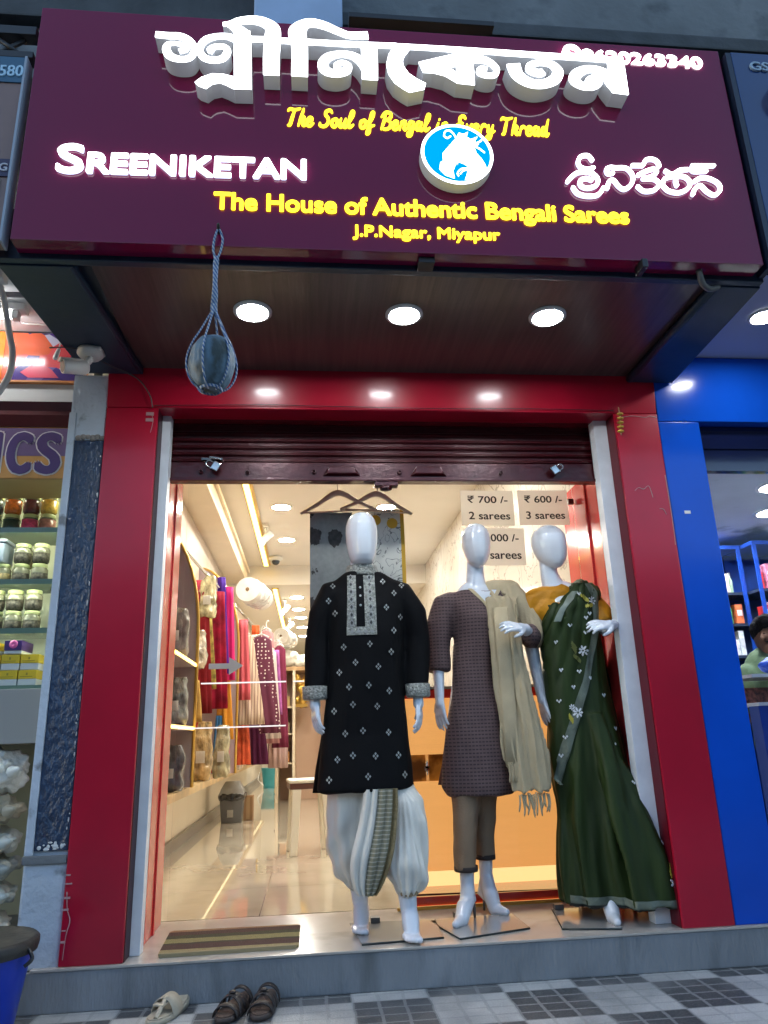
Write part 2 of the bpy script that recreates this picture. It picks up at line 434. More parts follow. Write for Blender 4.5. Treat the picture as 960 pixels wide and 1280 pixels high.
# ------------------------------------------------------------------ red shopfront
front = thing('shopfront', (.4, 0, .145), 'glossy red laminate shopfront frame with two pillars and a lintel round the doorway', 'shopfront')
def pillar(x0, x1, inner):
    m = MB().box(x0, x1, 0, .42, .1455, 2.425)
    return m.build('pillar', red_lam, front, .006)
pillar(-.935, -.702, 1); pillar(1.502, 1.725, 0)
return_shade = M('black_return_shade', (.030, .002, .007), .4, spec=.2)  # dark plates paint the shade between each pillar and its shutter rail
MB().box(-.7015, -.6995, .012, .24, .146, 2.424).build('inner_return_shade', return_shade, front); MB().box(1.4995, 1.5015, .012, .24, .146, 2.424).build('inner_return_shade', M('red_return_shade', (.10, .003, .010), .4, spec=.2), front)
# lintel leans out slightly at its top, dark red underside
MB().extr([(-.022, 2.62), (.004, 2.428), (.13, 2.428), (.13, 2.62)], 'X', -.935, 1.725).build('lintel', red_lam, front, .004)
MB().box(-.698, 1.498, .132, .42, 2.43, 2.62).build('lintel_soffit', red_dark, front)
# inner red cladding between the shutter guides and the glass
red_in = M('red_inner_cladding', (.72, .05, .05), .14, coat=.25, bump=(5, .03))
MB().box(-.698, -.675, .24, .60, .1455, 2.25).box(-.6745, -.668, .40, .43, .1455, 2.25).build('jamb', red_in, front, .003)
MB().box(1.485, 1.499, .24, .80, .1455, 2.25).box(1.475, 1.485, .43, .46, .1455, 2.25).build('jamb', red_in, front, .003)
# peeling white laminate edges
peel = M('torn_laminate_edge', (.44, .25, .25), .6)
m = MB()
for pts in ([(1.555, 2.02), (1.575, 2.035), (1.60, 2.028), (1.625, 2.045), (1.635, 2.02), (1.64, 1.985)], [(1.665, 1.93), (1.685, 1.925), (1.695, 1.90)], [(1.54, 2.405), (1.60, 2.412), (1.66, 2.404), (1.685, 2.412), (1.72, 2.405)],
            [(-.73, 2.30), (-.722, 2.36), (-.735, 2.40)], [(1.719, 2.1), (1.721, 1.9), (1.718, 1.75)], [(-.925, .40), (-.918, .34), (-.905, .30), (-.915, .25), (-.92, .17)]):
    m = MB(); ribbon(m, [(x, z, .0018 + .0022 * rnd.random()) for x, z in pts], -.0025, .001); m.build('torn_edge', peel, front)
m = MB()
for z in (.455, .425, .375, .335, .265, .225): m.box(-.934, -.918 + rnd.random() * .012, -.002, .001, z, z + .004 + .006 * rnd.random())
m.build('torn_edge', peel, front)
for z in (2.355, 2.385): MB().box(-.755, -.72, -.003, .001, z, z + .016).build('torn_edge', peel, front)

# ------------------------------------------------------------------ rolling shutter
maroon = M('maroon_shutter', (.055, .005, .009), .30, metal=.25, coat=.3, var=(12, .2), bump=(35, .10))
sh = thing('rolling_shutter', (.4, .2, 2.13), 'dark maroon rolling shutter rolled up above the lit doorway', 'shutter')
prof = [(.215, 2.44)]
z = 2.44
while z > 2.225:
    prof += [(.205, z - .006), (.192, z - .014), (.190, z - .026), (.204, z - .034)]; z -= .036
prof += [(.215, z), (.235, z), (.235, 2.44)]
MB().extr([(y, zz) for y, zz in prof], 'X', -.672, 1.468).build('slat_curtain', maroon, sh)
bar = MB().box(-.668, 1.465, .17, .225, 2.127, 2.222).box(-.668, 1.465, .150, .171, 2.120, 2.135).build('bottom_bar', maroon, sh, .004)
for x in (.155, .585):
    MB().hexa([(x - .07, .150, 2.160), (x + .07, .150, 2.160), (x + .095, .1705, 2.150), (x - .095, .1705, 2.150), (x - .062, .150, 2.195), (x + .062, .150, 2.195), (x + .062, .1705, 2.20), (x - .062, .1705, 2.20)]).build('handle', maroon, sh, .004)
MB().box(.315, .43, .155, .20, 2.098, 2.121).lathe([(.03, 0), (.03, .012), (.018, .016)], (.37, .17, 2.083), 16).build('lock_box', maroon, sh, .003)
for x in (-.52, -.30, .02, .44, .95): MB().lathe([(.010, 0), (.010, .012), (.006, .015)], (x, .170, 2.165 + .01 * rnd.random()), 12, 'Y').build('rivet', maroon, sh)
MB().box(-.52, -.42, .165, .19, 2.232, 2.242).capsule([(-.475, .165, 2.245), (-.44, .160, 2.238)], (.011, .009), 10).build('latch', chrome, sh)
for x0, x1 in ((-.699, -.660), (1.430, 1.4985)):
    MB().box(x0, x0 + .006, .10, .16, .146, 2.43).box(x1 - .006, x1, .10, .16, .146, 2.43).box(x0, x1, .154, .16, .146, 2.43).box(x0, x1, .096, .102, .146, 2.43).build('guide_rail', steel_white, sh, .0015)
def padlock(name, loc, label, s=1., rz=0.):
    p = thing(name, loc, label, 'padlock', 'padlocks on the shutters')
    x, y, zz = loc
    body = MB().box(x - .027 * s, x + .027 * s, y - .011 * s, y + .011 * s, zz - .045 * s, zz).build('lock_body', chrome, p, .006 * s)
    MB().tube([(x - .017 * s, y, zz - .004), (x - .017 * s, y, zz + .022 * s), (x - .009 * s, y, zz + .034 * s), (x + .009 * s, y, zz + .034 * s), (x + .017 * s, y, zz + .022 * s), (x + .017 * s, y, zz - .004)], .0045 * s, 8).build('shackle', chrome, p)
    p.rotation_euler = (0, rz, 0); return p
padlock('padlock', (-.465, .135, 2.195), 'chrome padlock hanging at the left end of the maroon shutter above the doorway', .85, R(-62))
padlock('padlock', (1.235, .135, 2.185), 'chrome padlock at the right end of the maroon shutter above the price cards', .85, R(58))

# ------------------------------------------------------------------ canopy
can = thing('canopy', (.38, -.45, 2.6), 'projecting canopy over the doorway, brown wood panel between navy side beams', 'canopy')
soff = M('brown_wood_panel', (.072, .044, .041), .38, coat=.15, var=(3, .35), stretch=(14, .6, 1), bump=(6, .05))
MB().box(-.80, 1.62, -.80, -.02, 2.62, 2.66).build('soffit_panel', soff, can)
MB().extr([(-1.112, -.838), (-.852, -.838), (-.775, -.023), (-1.04, -.023)], 'Z', 2.585, 2.80).build('side_beam', navy, can, .004)
MB().extr([(1.612, -.838), (1.785, -.838), (1.818, -.023), (1.600, -.023)], 'Z', 2.585, 2.80).build('side_beam', navy, can, .004)
MB().box(-1.10, 1.78, -.872, -.840, 2.590, 2.80).build('front_beam', navy, can, .004)
MB().tube([(-.86, -.83, 2.60), (-.79, -.03, 2.60)], .016, 10).build('edge_pipe', navy, can)
MB().tube([(1.605, -.83, 2.60), (1.592, -.03, 2.60)], .020, 10).build('edge_pipe', navy, can)
MB().tube(catmull([(1.50, -.89, 2.66), (1.50, -.90, 2.60), (1.515, -.885, 2.565), (1.555, -.86, 2.560), (1.60, -.85, 2.575)]), .012, 8).build('conduit', grey_pl, can)
# nested recessed lamps in the soffit
def downlight(loc, label, group, glow, r=.062, z_off=0.):
    d = thing('downlight', loc, label, 'ceiling light', group); x, y, z = loc
    MB().lathe([(r * 1.28, 0), (r * 1.28, -.006), (r * 1.1, -.012), (r * 1.02, -.010), (r * 1.02, 0)], loc, 28, 'Z', True, True).build('trim_ring', white_pl, d)
    MB().lathe([(.001, -.009), (r, -.009), (r, -.002), (.001, -.002)], loc, 28).build('diffuser', glow, d); return d
g = 'downlights in the canopy soffit'
downlight((-.233, -.527, 2.62), 'round white downlight in the canopy soffit just right of the hanging coconut', g, led_cool)
downlight((.395, -.532, 2.62), 'middle of the three round lit downlights in the brown canopy soffit', g, led_cool)
downlight((1.009, -.546, 2.62), 'right one of the three round lit downlights in the brown canopy soffit', g, led_cool)

# ------------------------------------------------------------------ signboard
sg = thing('signboard', (.36, -.9, 2.6), 'large maroon glossy shop signboard with lit white and yellow raised lettering', 'signboard')
acr = M('maroon_acrylic', (.17, .007, .046), .06, spec=.32, coat=0, bump=(1.6, .012))
MB().box(-1.03, 1.735, -.95, -.873, 2.612, 3.675).build('panel', acr, sg, .003)
lit_w = E('lit_white_letter', (.90, .95, 1.0), 1.6)
lit_y = E('lit_yellow_letter', (1.0, .86, .03), .75)
side_w = M('letter_side', (.38, .40, .43), .35, emit=.022, ecol=(.9, .92, .95))
side_d = M('thin_letter_side', (.30, .29, .32), .4, emit=.55, ecol=(.62, .70, 1.0))
BENG_R = [[[-0.578,3.494,0.028],[-0.532,3.492,0.029],[-0.487,3.492,0.031],[-0.451,3.471,0.031],[-0.431,3.434,0.026],[-0.445,3.391,0.025],[-0.479,3.38,0.026],[-0.516,3.391,0.032],[-0.534,3.421,0.032],[-0.529,3.449,0.022],[-0.503,3.456,0.015],[-0.474,3.448,0.022],[-0.462,3.431,0.024],[-0.486,3.418,0.023]],[[-0.257,3.484,0.03],[-0.288,3.498,0.031],[-0.313,3.506,0.028],[-0.353,3.502,0.026],[-0.392,3.481,0.03],[-0.412,3.438,0.026],[-0.398,3.399,0.029],[-0.364,3.385,0.028],[-0.325,3.396,0.029],[-0.308,3.432,0.028],[-0.322,3.454,0.022],[-0.354,3.451,0.024],[-0.375,3.435,0.022],[-0.361,3.424,0.02]],[[-0.255,3.538,0.063],[-0.252,3.451,0.069],[-0.249,3.353,0.069],[-0.246,3.256,0.069]],[[-0.33,3.566,0.014],[-0.3,3.572,0.023],[-0.265,3.589,0.032],[-0.215,3.597,0.04],[-0.174,3.589,0.046],[-0.14,3.561,0.056],[-0.139,3.514,0.066],[-0.143,3.427,0.066],[-0.142,3.331,0.065]],[[-0.31,3.568,0.02],[-0.279,3.549,0.04],[-0.256,3.518,0.066],[-0.252,3.478,0.069]],[[-0.228,3.5,0.027],[-0.157,3.504,0.027]],[[-0.036,3.333,0.067],[-0.036,3.469,0.067],[-0.042,3.519,0.072],[-0.044,3.556,0.072],[-0.017,3.593,0.048],[0.019,3.602,0.042],[0.064,3.591,0.038],[0.11,3.569,0.033],[0.152,3.552,0.032],[0.193,3.553,0.035],[0.23,3.557,0.037]],[[-0.126,3.501,0.025],[-0.004,3.504,0.026],[0.13,3.505,0.026],[0.265,3.509,0.026],[0.342,3.512,0.025]],[[0.233,3.511,0.068],[0.233,3.41,0.067],[0.232,3.336,0.065]],[[0.223,3.376,0.041],[0.201,3.421,0.041],[0.163,3.449,0.033],[0.114,3.451,0.03],[0.072,3.432,0.038],[0.052,3.396,0.041],[0.067,3.364,0.04],[0.107,3.354,0.031],[0.141,3.371,0.036],[0.15,3.397,0.027],[0.126,3.41,0.022],[0.104,3.397,0.02],[0.108,3.381,0.031]],[[0.631,3.467,0.038],[0.676,3.469,0.035],[0.71,3.456,0.03],[0.734,3.425,0.026],[0.723,3.394,0.024],[0.692,3.389,0.024],[0.665,3.401,0.027],[0.673,3.42,0.027],[0.695,3.417,0.028]],[[0.26,3.51,0.025],[0.513,3.512,0.026],[0.771,3.512,0.027]],[[0.739,3.511,0.028],[1.009,3.51,0.028],[1.265,3.508,0.029]],[[0.804,3.455,0.059],[0.817,3.401,0.054],[0.86,3.366,0.046],[0.914,3.362,0.042],[0.965,3.389,0.047],[0.984,3.431,0.046],[0.961,3.465,0.035],[0.912,3.471,0.027],[0.873,3.453,0.031],[0.87,3.427,0.031],[0.904,3.417,0.038],[0.925,3.426,0.032]],[[1.202,3.41,0.057],[1.163,3.446,0.04],[1.108,3.453,0.035],[1.061,3.425,0.047],[1.047,3.39,0.045],[1.079,3.365,0.037],[1.122,3.368,0.037],[1.148,3.391,0.031],[1.13,3.41,0.028],[1.102,3.395,0.022],[1.112,3.384,0.031]]]
BENG_P = [[[-0.422,3.273],[-0.4,3.297],[-0.361,3.318],[-0.322,3.319],[-0.28,3.309],[-0.279,3.254],[-0.306,3.269],[-0.331,3.28],[-0.36,3.27],[-0.381,3.248],[-0.408,3.259]],[[0.328,3.501],[0.308,3.463],[0.298,3.415],[0.305,3.369],[0.327,3.328],[0.357,3.302],[0.383,3.285],[0.441,3.304],[0.448,3.33],[0.416,3.348],[0.383,3.375],[0.364,3.41],[0.362,3.437],[0.371,3.464],[0.394,3.5]],[[0.425,3.435],[0.571,3.489],[0.582,3.49],[0.579,3.429],[0.535,3.419],[0.486,3.402],[0.441,3.387]],[[0.441,3.387],[0.486,3.403],[0.535,3.42],[0.558,3.407],[0.574,3.392],[0.574,3.343],[0.567,3.348],[0.527,3.376],[0.48,3.388]],[[0.576,3.508],[0.636,3.506],[0.641,3.442],[0.643,3.388],[0.641,3.339],[0.571,3.344]],[[1.196,3.514],[1.265,3.508],[1.263,3.335],[1.199,3.341],[1.176,3.382],[1.163,3.423],[1.195,3.456]]]
TELU = [[[1.103,3.061],[1.089,3.082],[1.06,3.076],[1.045,3.05],[1.052,3.026],[1.079,3.016],[1.104,3.025]],[[0.992,2.953],[1.017,2.982],[1.045,3.0],[1.089,3.001],[1.114,2.976],[1.108,2.944],[1.074,2.927],[1.046,2.934],[1.043,2.959],[1.068,2.972],[1.089,2.965]],[[1.011,2.925],[1.026,2.899],[1.064,2.889],[1.107,2.897],[1.133,2.93]],[[1.18,3.003],[1.16,3.0],[1.156,3.019],[1.174,3.031],[1.194,3.03],[1.238,3.03],[1.26,2.996],[1.249,2.954],[1.218,2.929],[1.196,2.942],[1.178,2.97],[1.158,2.959],[1.149,2.93]],[[1.266,3.045],[1.308,3.047]],[[1.311,3.05],[1.325,3.074],[1.352,3.08],[1.371,3.069],[1.376,3.047]],[[1.283,2.999],[1.318,3.02],[1.353,3.032],[1.36,3.015],[1.335,2.994],[1.301,2.985]],[[1.301,2.983],[1.346,2.983],[1.363,2.961],[1.338,2.931],[1.297,2.924],[1.274,2.944]],[[1.399,3.025],[1.425,3.011],[1.46,3.033],[1.494,3.038]],[[1.376,2.958],[1.389,2.986],[1.426,3.001],[1.471,3.002],[1.491,2.98],[1.481,2.948],[1.439,2.924],[1.397,2.931],[1.376,2.958]],[[1.438,2.998],[1.433,2.977],[1.435,2.958]],[[1.515,3.058],[1.606,3.063]],[[1.518,3.056],[1.513,3.031],[1.569,3.034]],[[1.511,2.981],[1.546,3.001],[1.582,2.996],[1.611,2.974],[1.61,2.942],[1.583,2.92],[1.555,2.936],[1.533,2.963],[1.507,2.944],[1.495,2.919]]]
HORSE = [[[0.567,3.117],[0.584,3.111],[0.603,3.123],[0.596,3.099],[0.611,3.088],[0.638,3.102],[0.626,3.079],[0.641,3.068],[0.622,3.053],[0.63,3.023],[0.646,3.002],[0.66,2.972],[0.663,2.945],[0.635,2.92],[0.604,2.905],[0.578,2.901],[0.591,2.941],[0.59,2.965],[0.578,2.974],[0.558,2.982],[0.544,2.963],[0.535,2.938],[0.538,2.905],[0.504,2.918],[0.483,2.944],[0.489,2.975],[0.5,2.982],[0.499,3.016],[0.513,3.035],[0.535,3.064],[0.555,3.091]]]
HORSE_L = [[[0.555,3.094],[0.546,3.112],[0.531,3.127],[0.515,3.12],[0.51,3.1],[0.521,3.09],[0.534,3.099]],[[0.625,3.057],[0.644,3.046],[0.66,3.031]],[[0.625,3.067],[0.641,3.077],[0.653,3.087]],[[0.587,2.953],[0.566,2.949],[0.551,2.93],[0.554,2.918]],[[0.589,2.947],[0.573,2.941],[0.562,2.927]]]
fr, sd = MB(), MB()
k = 0
for st in BENG_R:
    k += 1; st = [(a_, b_, c_ * .93) for a_, b_, c_ in st]; ribbon(fr, st, -1.0205 - .0002 * (k % 6), -1.016); ribbon(sd, st, -1.0155 + .0002 * (k % 6), -.9505)
for pg in BENG_P:
    k += 1; fr.prism(pg, -1.0205 - .0002 * (k % 6), -1.016); sd.prism(pg, -1.0155 + .0002 * (k % 6), -.9505)
L1 = fr.build('main_lettering', lit_w, sg); sd.build('letter_return', side_w, L1)
m = MB(); rt_ = MB()
for q, y0_, d_, in ((m, -.9625, .004), (rt_, -.958, .0075)): text(q, 'S', -.905, 2.893, .096, .128, y0_, d_, .0042); text(q, 'REENIKETAN', -.798, 2.898, .788, .089, y0_, d_, .0040, slope=.012)
nl = m.build('name_lettering', lit_w, sg); rt_.build('letter_return', side_d, nl)
m = MB(); rt_ = MB(); k = 0
for st in TELU:
    k += 1; ribbon(m, st, -.9615 - .0003 * (k % 4), -.9585, .0150, True); ribbon(rt_, st, -.958 + .0003 * (k % 4), -.9505, .0145, True)
tl_ = m.build('name_lettering', lit_w, sg); rt_.build('letter_return', side_d, tl_)
m = MB(); text(m, 'The House of Authentic Bengali Sarees', -.345, 2.742, 1.565, .098, -.958, .006, .0028, slope=.006); m.build('slogan_lettering', lit_y, sg)
m = MB(); text(m, 'J.P.Nagar, Miyapur', .157, 2.658, .55, .062, -.957, .006, .0016, slope=.004); m.build('place_lettering', lit_y, sg)
m = MB(); text(m, '9620263340', 1.125, 3.572, .525, .062, -.957, .006, .0030, slope=-.004)
for a0, a1, r_ in ((0, 6.3, .034),):
    ribbon(m, [(1.078 + r_ * math.cos(a0 + (a1 - a0) * i / 20), 3.602 + r_ * math.sin(a0 + (a1 - a0) * i / 20), .008) for i in range(21)], -.968, -.9505)
ribbon(m, [(1.060, 3.617, .012), (1.062, 3.600, .009), (1.074, 3.588, .009), (1.092, 3.586, .012)], -.9685, -.9505)
m.build('phone_lettering', lit_w, sg)
# brush script, drawn as strokes: each glyph = (advance, [strokes]) on a grid with x-height .5
G = {'T': (.62, [[(.02, .86), (.12, .96), (.35, .92), (.66, 1.0)], [(.38, .93), (.30, .5), (.22, .05), (.12, 0)]]),
     'h': (.46, [[(.24, .98), (.16, .5), (.06, 0)], [(.12, .3), (.26, .5), (.33, .42), (.28, .15), (.36, .02), (.46, .14)]]),
     'e': (.40, [[(.06, .22), (.26, .32), (.28, .46), (.17, .5), (.06, .3), (.10, .06), (.24, .02), (.40, .18)]]),
     'S': (.62, [[(.62, .84), (.50, .98), (.30, .9), (.28, .7), (.44, .5), (.46, .22), (.28, .02), (.06, .06), (.02, .2)]]),
     'o': (.42, [[(.24, .5), (.08, .38), (.08, .1), (.22, .02), (.34, .2), (.28, .46), (.22, .44), (.42, .4)]]),
     'u': (.48, [[(.12, .5), (.06, .2), (.14, .02), (.30, .2), (.38, .5)], [(.38, .5), (.33, .1), (.40, .02), (.48, .14)]]),
     'l': (.34, [[(.06, .2), (.26, .7), (.28, .96), (.18, .9), (.08, .3), (.14, .02), (.34, .18)]]),
     'f': (.40, [[(.10, .2), (.28, .7), (.30, .96), (.20, .86), (.12, .2), (.04, -.3), (.16, -.2), (.18, .1), (.40, .2)]]),
     'B': (.66, [[(.26, .9), (.18, .4), (.08, 0)], [(.04, .72), (.24, .98), (.50, .96), (.56, .76), (.40, .56), (.24, .52)], [(.34, .54), (.56, .42), (.54, .12), (.30, 0), (.10, .06)]]),
     'n': (.48, [[(.12, .48), (.05, 0)], [(.08, .26), (.24, .5), (.33, .44), (.29, .14), (.36, .02), (.48, .14)]]),
     'g': (.44, [[(.32, .46), (.16, .5), (.06, .28), (.12, .06), (.26, .16), (.34, .48)], [(.34, .48), (.24, -.2), (.10, -.34), (.06, -.18), (.44, .16)]]),
     'a': (.46, [[(.32, .44), (.16, .5), (.06, .26), (.12, .04), (.26, .16), (.34, .48)], [(.34, .48), (.29, .12), (.36, .02), (.46, .14)]]),
     'i': (.28, [[(.14, .48), (.07, .1), (.14, .02), (.28, .16)], [(.19, .70), (.20, .73)]]),
     'E': (.60, [[(.58, .84), (.46, .98), (.28, .88), (.28, .62), (.44, .54)], [(.42, .54), (.14, .42), (.08, .14), (.26, 0), (.56, .16)]]),
     'v': (.42, [[(.08, .48), (.14, .04), (.24, .1), (.36, .48), (.42, .42)]]),
     'r': (.40, [[(.12, .48), (.05, 0)], [(.09, .28), (.22, .5), (.32, .46), (.40, .40)]]),
     'y': (.46, [[(.10, .48), (.10, .1), (.24, .12), (.36, .48)], [(.36, .48), (.24, -.2), (.10, -.32), (.06, -.18), (.46, .16)]]),
     'd': (.48, [[(.30, .44), (.16, .5), (.06, .26), (.12, .04), (.26, .16), (.44, .98)], [(.40, .8), (.30, .12), (.38, .02), (.48, .14)]]),
     ' ': (.34, [])}
s_ = 'The Soul of Bengal in Every Thread'
tot = sum(G[c][0] for c in s_); W_ = 1.03; sc = W_ / tot; m = MB(); xx = 0; k = 0
for c in s_:
    for st in G[c][1]:
        k += 1
        P = [(-.085 + (xx + a + .12 * (b_ - .4)) * sc, 3.162 + .012 * xx / tot + b_ * .082, .0118 if i not in (0, len(st) - 1) else .007) for i, (a, b_) in enumerate(st)]
        ribbon(m, P, -.9545 - .0003 * (k % 5), -.9505, None, True)
    xx += G[c][0]
m.build('tagline_lettering', lit_y, sg)
# round horse emblem
cx, cz = .556, 3.02
disc = MB().lathe([(.001, 0), (.139, 0), (.139, .048), (.001, .048)], (cx, -.9505, cz), 48, 'Y').build('emblem_disc', side_w, sg, .003)
MB().lathe([(.127, .0485), (.138, .0485), (.138, .0505), (.127, .0505)], (cx, -.9505, cz), 48, 'Y', True, True).build('white_rim', lit_w, disc)
MB().lathe([(.001, .0483), (.128, .0483), (.128, .0500), (.001, .0500)], (cx, -.9505, cz), 48, 'Y').build('blue_face', E('lit_blue_face', (.0, .33, .85), .33), disc)
m = MB(); m.prism(HORSE[0], -1.004, -1.0011)
for i, st in enumerate(HORSE_L[:3]): ribbon(m, st, -1.0035 - .0002 * i, -1.0011, .0045, True)
for i, st in enumerate(HORSE_L[3:]): ribbon(m, st, -1.0035 - .0002 * i, -1.0011, .004, True)
m.build('horse_emblem', lit_w, disc)
m = MB(); ribbon(m, [(.500, 2.978, .006), (.520, 2.968, .006), (.545, 2.966, .006), (.556, 2.972, .005)], -1.0055, -1.0042); m.build('bridle', E('lit_bridle', (.5, .7, .85), .35), disc)
# bracket clips under the sign
MB().box(1.24, 1.262, -.965, -.90, 2.575, 2.6115).build('clip', black_pl, sg, .003); MB().box(.40, .46, -.93, -.875, 2.588, 2.611).build('clip', black_pl, sg, .003)
# ------------------------------------------------------------------ building above, neighbours' signboards
concrete = M('grey_concrete', (.13, .145, .16), .8, var=(2.5, .25), bump=(25, .25), mottle=((.06, .07, .08), 5, .52, .7))
up_b = thing('upper_floor', (.4, -.2, 3.7), 'grey concrete upper storey and slab edge above the signboards', 'building')
MB().box(-7, 8, -.60, 5.5, 3.70, 8.5).build('wall', concrete, up_b)
MB().box(-7, .145, -.66, -.601, 3.98, 4.18).box(.145, 8, -.68, -.601, 4.02, 4.10).build('slab_edge', M('dark_slab_edge', (.045, .052, .06), .8, var=(6, .3), bump=(30, .2)), up_b, .01)
MB().box(-.235, .145, -.80, -.601, 3.72, 8).build('column', M('pale_blue_paint', (.30, .40, .58), .6, var=(6, .1)), up_b, .01)
MB().box(.17, .80, -.85, -.60, 3.86, 3.885).build('ledge', black_pl, up_b)
MB().box(-7, -1.2, .60, .9, 2.9, 3.70).box(1.75, 8, .60, .9, 2.9, 3.70).build('lower_wall', concrete, up_b)

# left neighbour's signboard and lattice
ls = thing('neighbour_signboard', (-1.6, -.9, 2.6), 'partly seen tan and navy signboard ending in 580, left of the maroon sign', 'signboard')
MB().box(-2.6, -1.062, -.95, -.90, 2.60, 3.42).build('panel', M('tan_sign_panel', (.20, .125, .105), .35, var=(1.5, .3)), ls, .003)
MB().box(-2.6, -1.064, -.955, -.9505, 3.295, 3.415).build('number_band', M('teal_band', (.03, .10, .17), .35), ls)
MB().box(-2.6, -1.064, -.955, -.9505, 2.87, 2.945).build('name_band', M('purple_band', (.03, .022, .06), .35), ls)
MB().box(-2.6, -1.09, -.955, -.9505, 2.62, 2.86).build('picture_panel', M('sign_picture', (.25, .23, .2), .35, var=(9, .6)), ls)
MB().box(-1.064, -1.056, -.957, -.90, 2.60, 3.42).build('edge_strip', M('sign_edge', (.30, .34, .40), .4), ls)
m = MB(); text(m, '580', -1.148, 3.318, .085, .052, -.959, .0035, .0012, slope=.004); m.build('number_lettering', M('pale_blue_letter', (.38, .58, .72), .5), ls)
m = MB(); text(m, 'G', -1.098, 2.89, .028, .034, -.959, .0035, .001); text(m, 'G', -1.14, 2.89, .028, .034, -.959, .0035, .001); m.build('name_lettering', M('grey_letter', (.5, .5, .55), .5), ls)
lt = thing('lattice_grille', (-1.4, -.9, 3.42), 'black steel lattice girder above the 580 signboard', 'grille')
lm = M('dark_steel', (.018, .02, .024), .5)
m = MB().box(-2.6, -1.05, -.93, -.88, 3.56, 3.60).box(-2.6, -1.05, -.93, -.88, 3.445, 3.475)
m.build('chord', lm, lt, .003)
for i in range(8):
    x = -1.10 - i * .11
    MB().tube([(x, -.91, 3.475), (x - .11, -.91, 3.56)], .009, 8).build('diagonal', lm, lt); MB().tube([(x - .11, -.90, 3.475), (x, -.90, 3.56)], .009, 8).build('diagonal', lm, lt)
for x in (-1.19, -1.55): MB().box(x, x + .02, -.925, -.885, 3.42, 3.446).build('post', lm, lt)
# right neighbour's signboard
rs = thing('blue_signboard', (2.4, -.9, 2.6), 'dark blue signboard with GST lettering, right of the maroon sign', 'signboard')
MB().box(1.775, 4.2, -.97, -.90, 2.60, 3.65).build('panel', M('blue_sign_panel', (.006, .028, .11), .14, coat=.4, bump=(2, .02)), rs, .003)
MB().box(1.752, 1.7745, -.968, -.88, 2.60, 3.648).build('return_edge', M('sign_return', (.006, .012, .03), .4), rs)
m = MB(); text(m, 'GSTIN', 1.845, 3.552, .20, .046, -.978, .007, .0015); m.build('lettering', M('grey_blue_letter', (.30, .40, .50), .5), rs)
MB().lathe([(.001, 0), (.085, 0), (.085, .05), (.001, .05)], (1.985, -.9705, 3.42), 32, 'Y').build('raised_disc', M('grey_disc', (.32, .35, .38), .4), rs, .004)
MB().lathe([(.001, 0), (.07, 0), (.07, .03), (.001, .03)], (1.965, -.9705, 3.28), 32, 'Y').build('raised_disc', M('dark_disc', (.01, .03, .08), .3), rs, .004)

# ------------------------------------------------------------------ left pillar
lp = thing('wall_pillar', (-1.02, .1, .1), 'chipped white pillar with a rough navy painted inset, left of the red frame', 'pillar')
chip = M('chipped_white', (.47, .53, .60), .65, var=(5, .1), bump=(40, .3), mottle=((.20, .215, .23), 9, .60, .68))
MB().box(-1.10, -.937, .012, .55, .137, .50).build('base', chip, lp, .01)
MB().box(-1.10, -.937, .022, .55, .50, 2.60).build('shaft', chip, lp, .008)
MB().box(-1.10, -1.068, .004, .0215, .53, 2.40).box(-1.0675, -.937, .006, .0215, 2.265, 2.584).build('edge_band', chip, lp, .005)
navy_r = M('rough_navy_plaster', (.014, .036, .082), .22, spec=.6, stretch=(1.5, 1, .8), rot=(0, R(50), 0), bump=(30, 1.0), var=(9, .15))
t, b = nodes_of(navy_r)
MB().box(-1.067, -.938, .010, .0212, .545, 2.262).build('navy_inset', navy_r, lp, .003)
rng = random.Random(3); m = MB()
for i in range(22):
    z = rng.uniform(.55, 2.2); x = -.943 - abs(rng.gauss(0, .003)); a = rng.uniform(.004, .010)
    m.ellipsoid((x, .0088, z), (a * .35, .0016, a * rng.uniform(.3, 1.6)), 7, 5)
for i in range(16):
    x = rng.uniform(-1.05, -.95); m.ellipsoid((x, .0088, .55 + abs(rng.gauss(0, .014))), (rng.uniform(.003, .012), .0016, rng.uniform(.003, .010)), 7, 5)
m.build('paint_chips', M('paint_chip', (.6, .62, .62), .7), lp)
MB().box(-1.104, -.938, .0, .012, .498, .53).build('ledge', M('bare_cement', (.16, .17, .175), .8, bump=(40, .3)), lp, .006)
ptx = MB()
for i in range(6): ptx.ellipsoid((-1.05 + i * .021, .012, 2.272 + rng.random() * .008), (.018, .012, .012 + .008 * rng.random()), 8, 6)
ptx.build('broken_plaster', M('broken_plaster', (.22, .2, .18), .9, bump=(60, .5)), lp)

# ------------------------------------------------------------------ left neighbour shop
lsh = thing('spice_shop', (-1.6, .4, .1), 'brightly lit spice shop front with a white soffit and maroon shutter, at left edge', 'shop')
sof_w = M('white_soffit', (.70, .70, .70), .6)
MB().box(-3.6, -1.10, -.86, .20, 2.93, 2.98).build('soffit', sof_w, lsh)
MB().box(-3.6, -1.10, .215, .30, 2.545, 2.93).build('fascia', M('left_fascia', (.55, .55, .53), .6), lsh)
MB().extr([(.23, 2.411), (.20, 2.411), (.19, 2.47), (.21, 2.50), (.19, 2.54), (.23, 2.544)], 'X', -3.6, -1.105).build('shutter_box', maroon, lsh)
MB().box(-3.6, -1.11, 1.05, 1.1, .1, 2.93).build('back_wall', M('shelf_back', (.50, .52, .40), .4), lsh)
MB().box(-3.6, -1.11, .21, .50, 2.145, 2.16).build('sign_base', M('warm_fascia', (.4, .25, .1), .5), lsh)
MB().box(-3.6, -1.11, .45, 1.04, .95, 1.195).build('counter_front', M('grey_counter', (.30, .31, .31), .4), lsh, .004)
MB().box(-3.6, -1.11, .42, 1.05, .05, .137).build('shop_floor', cement, lsh)
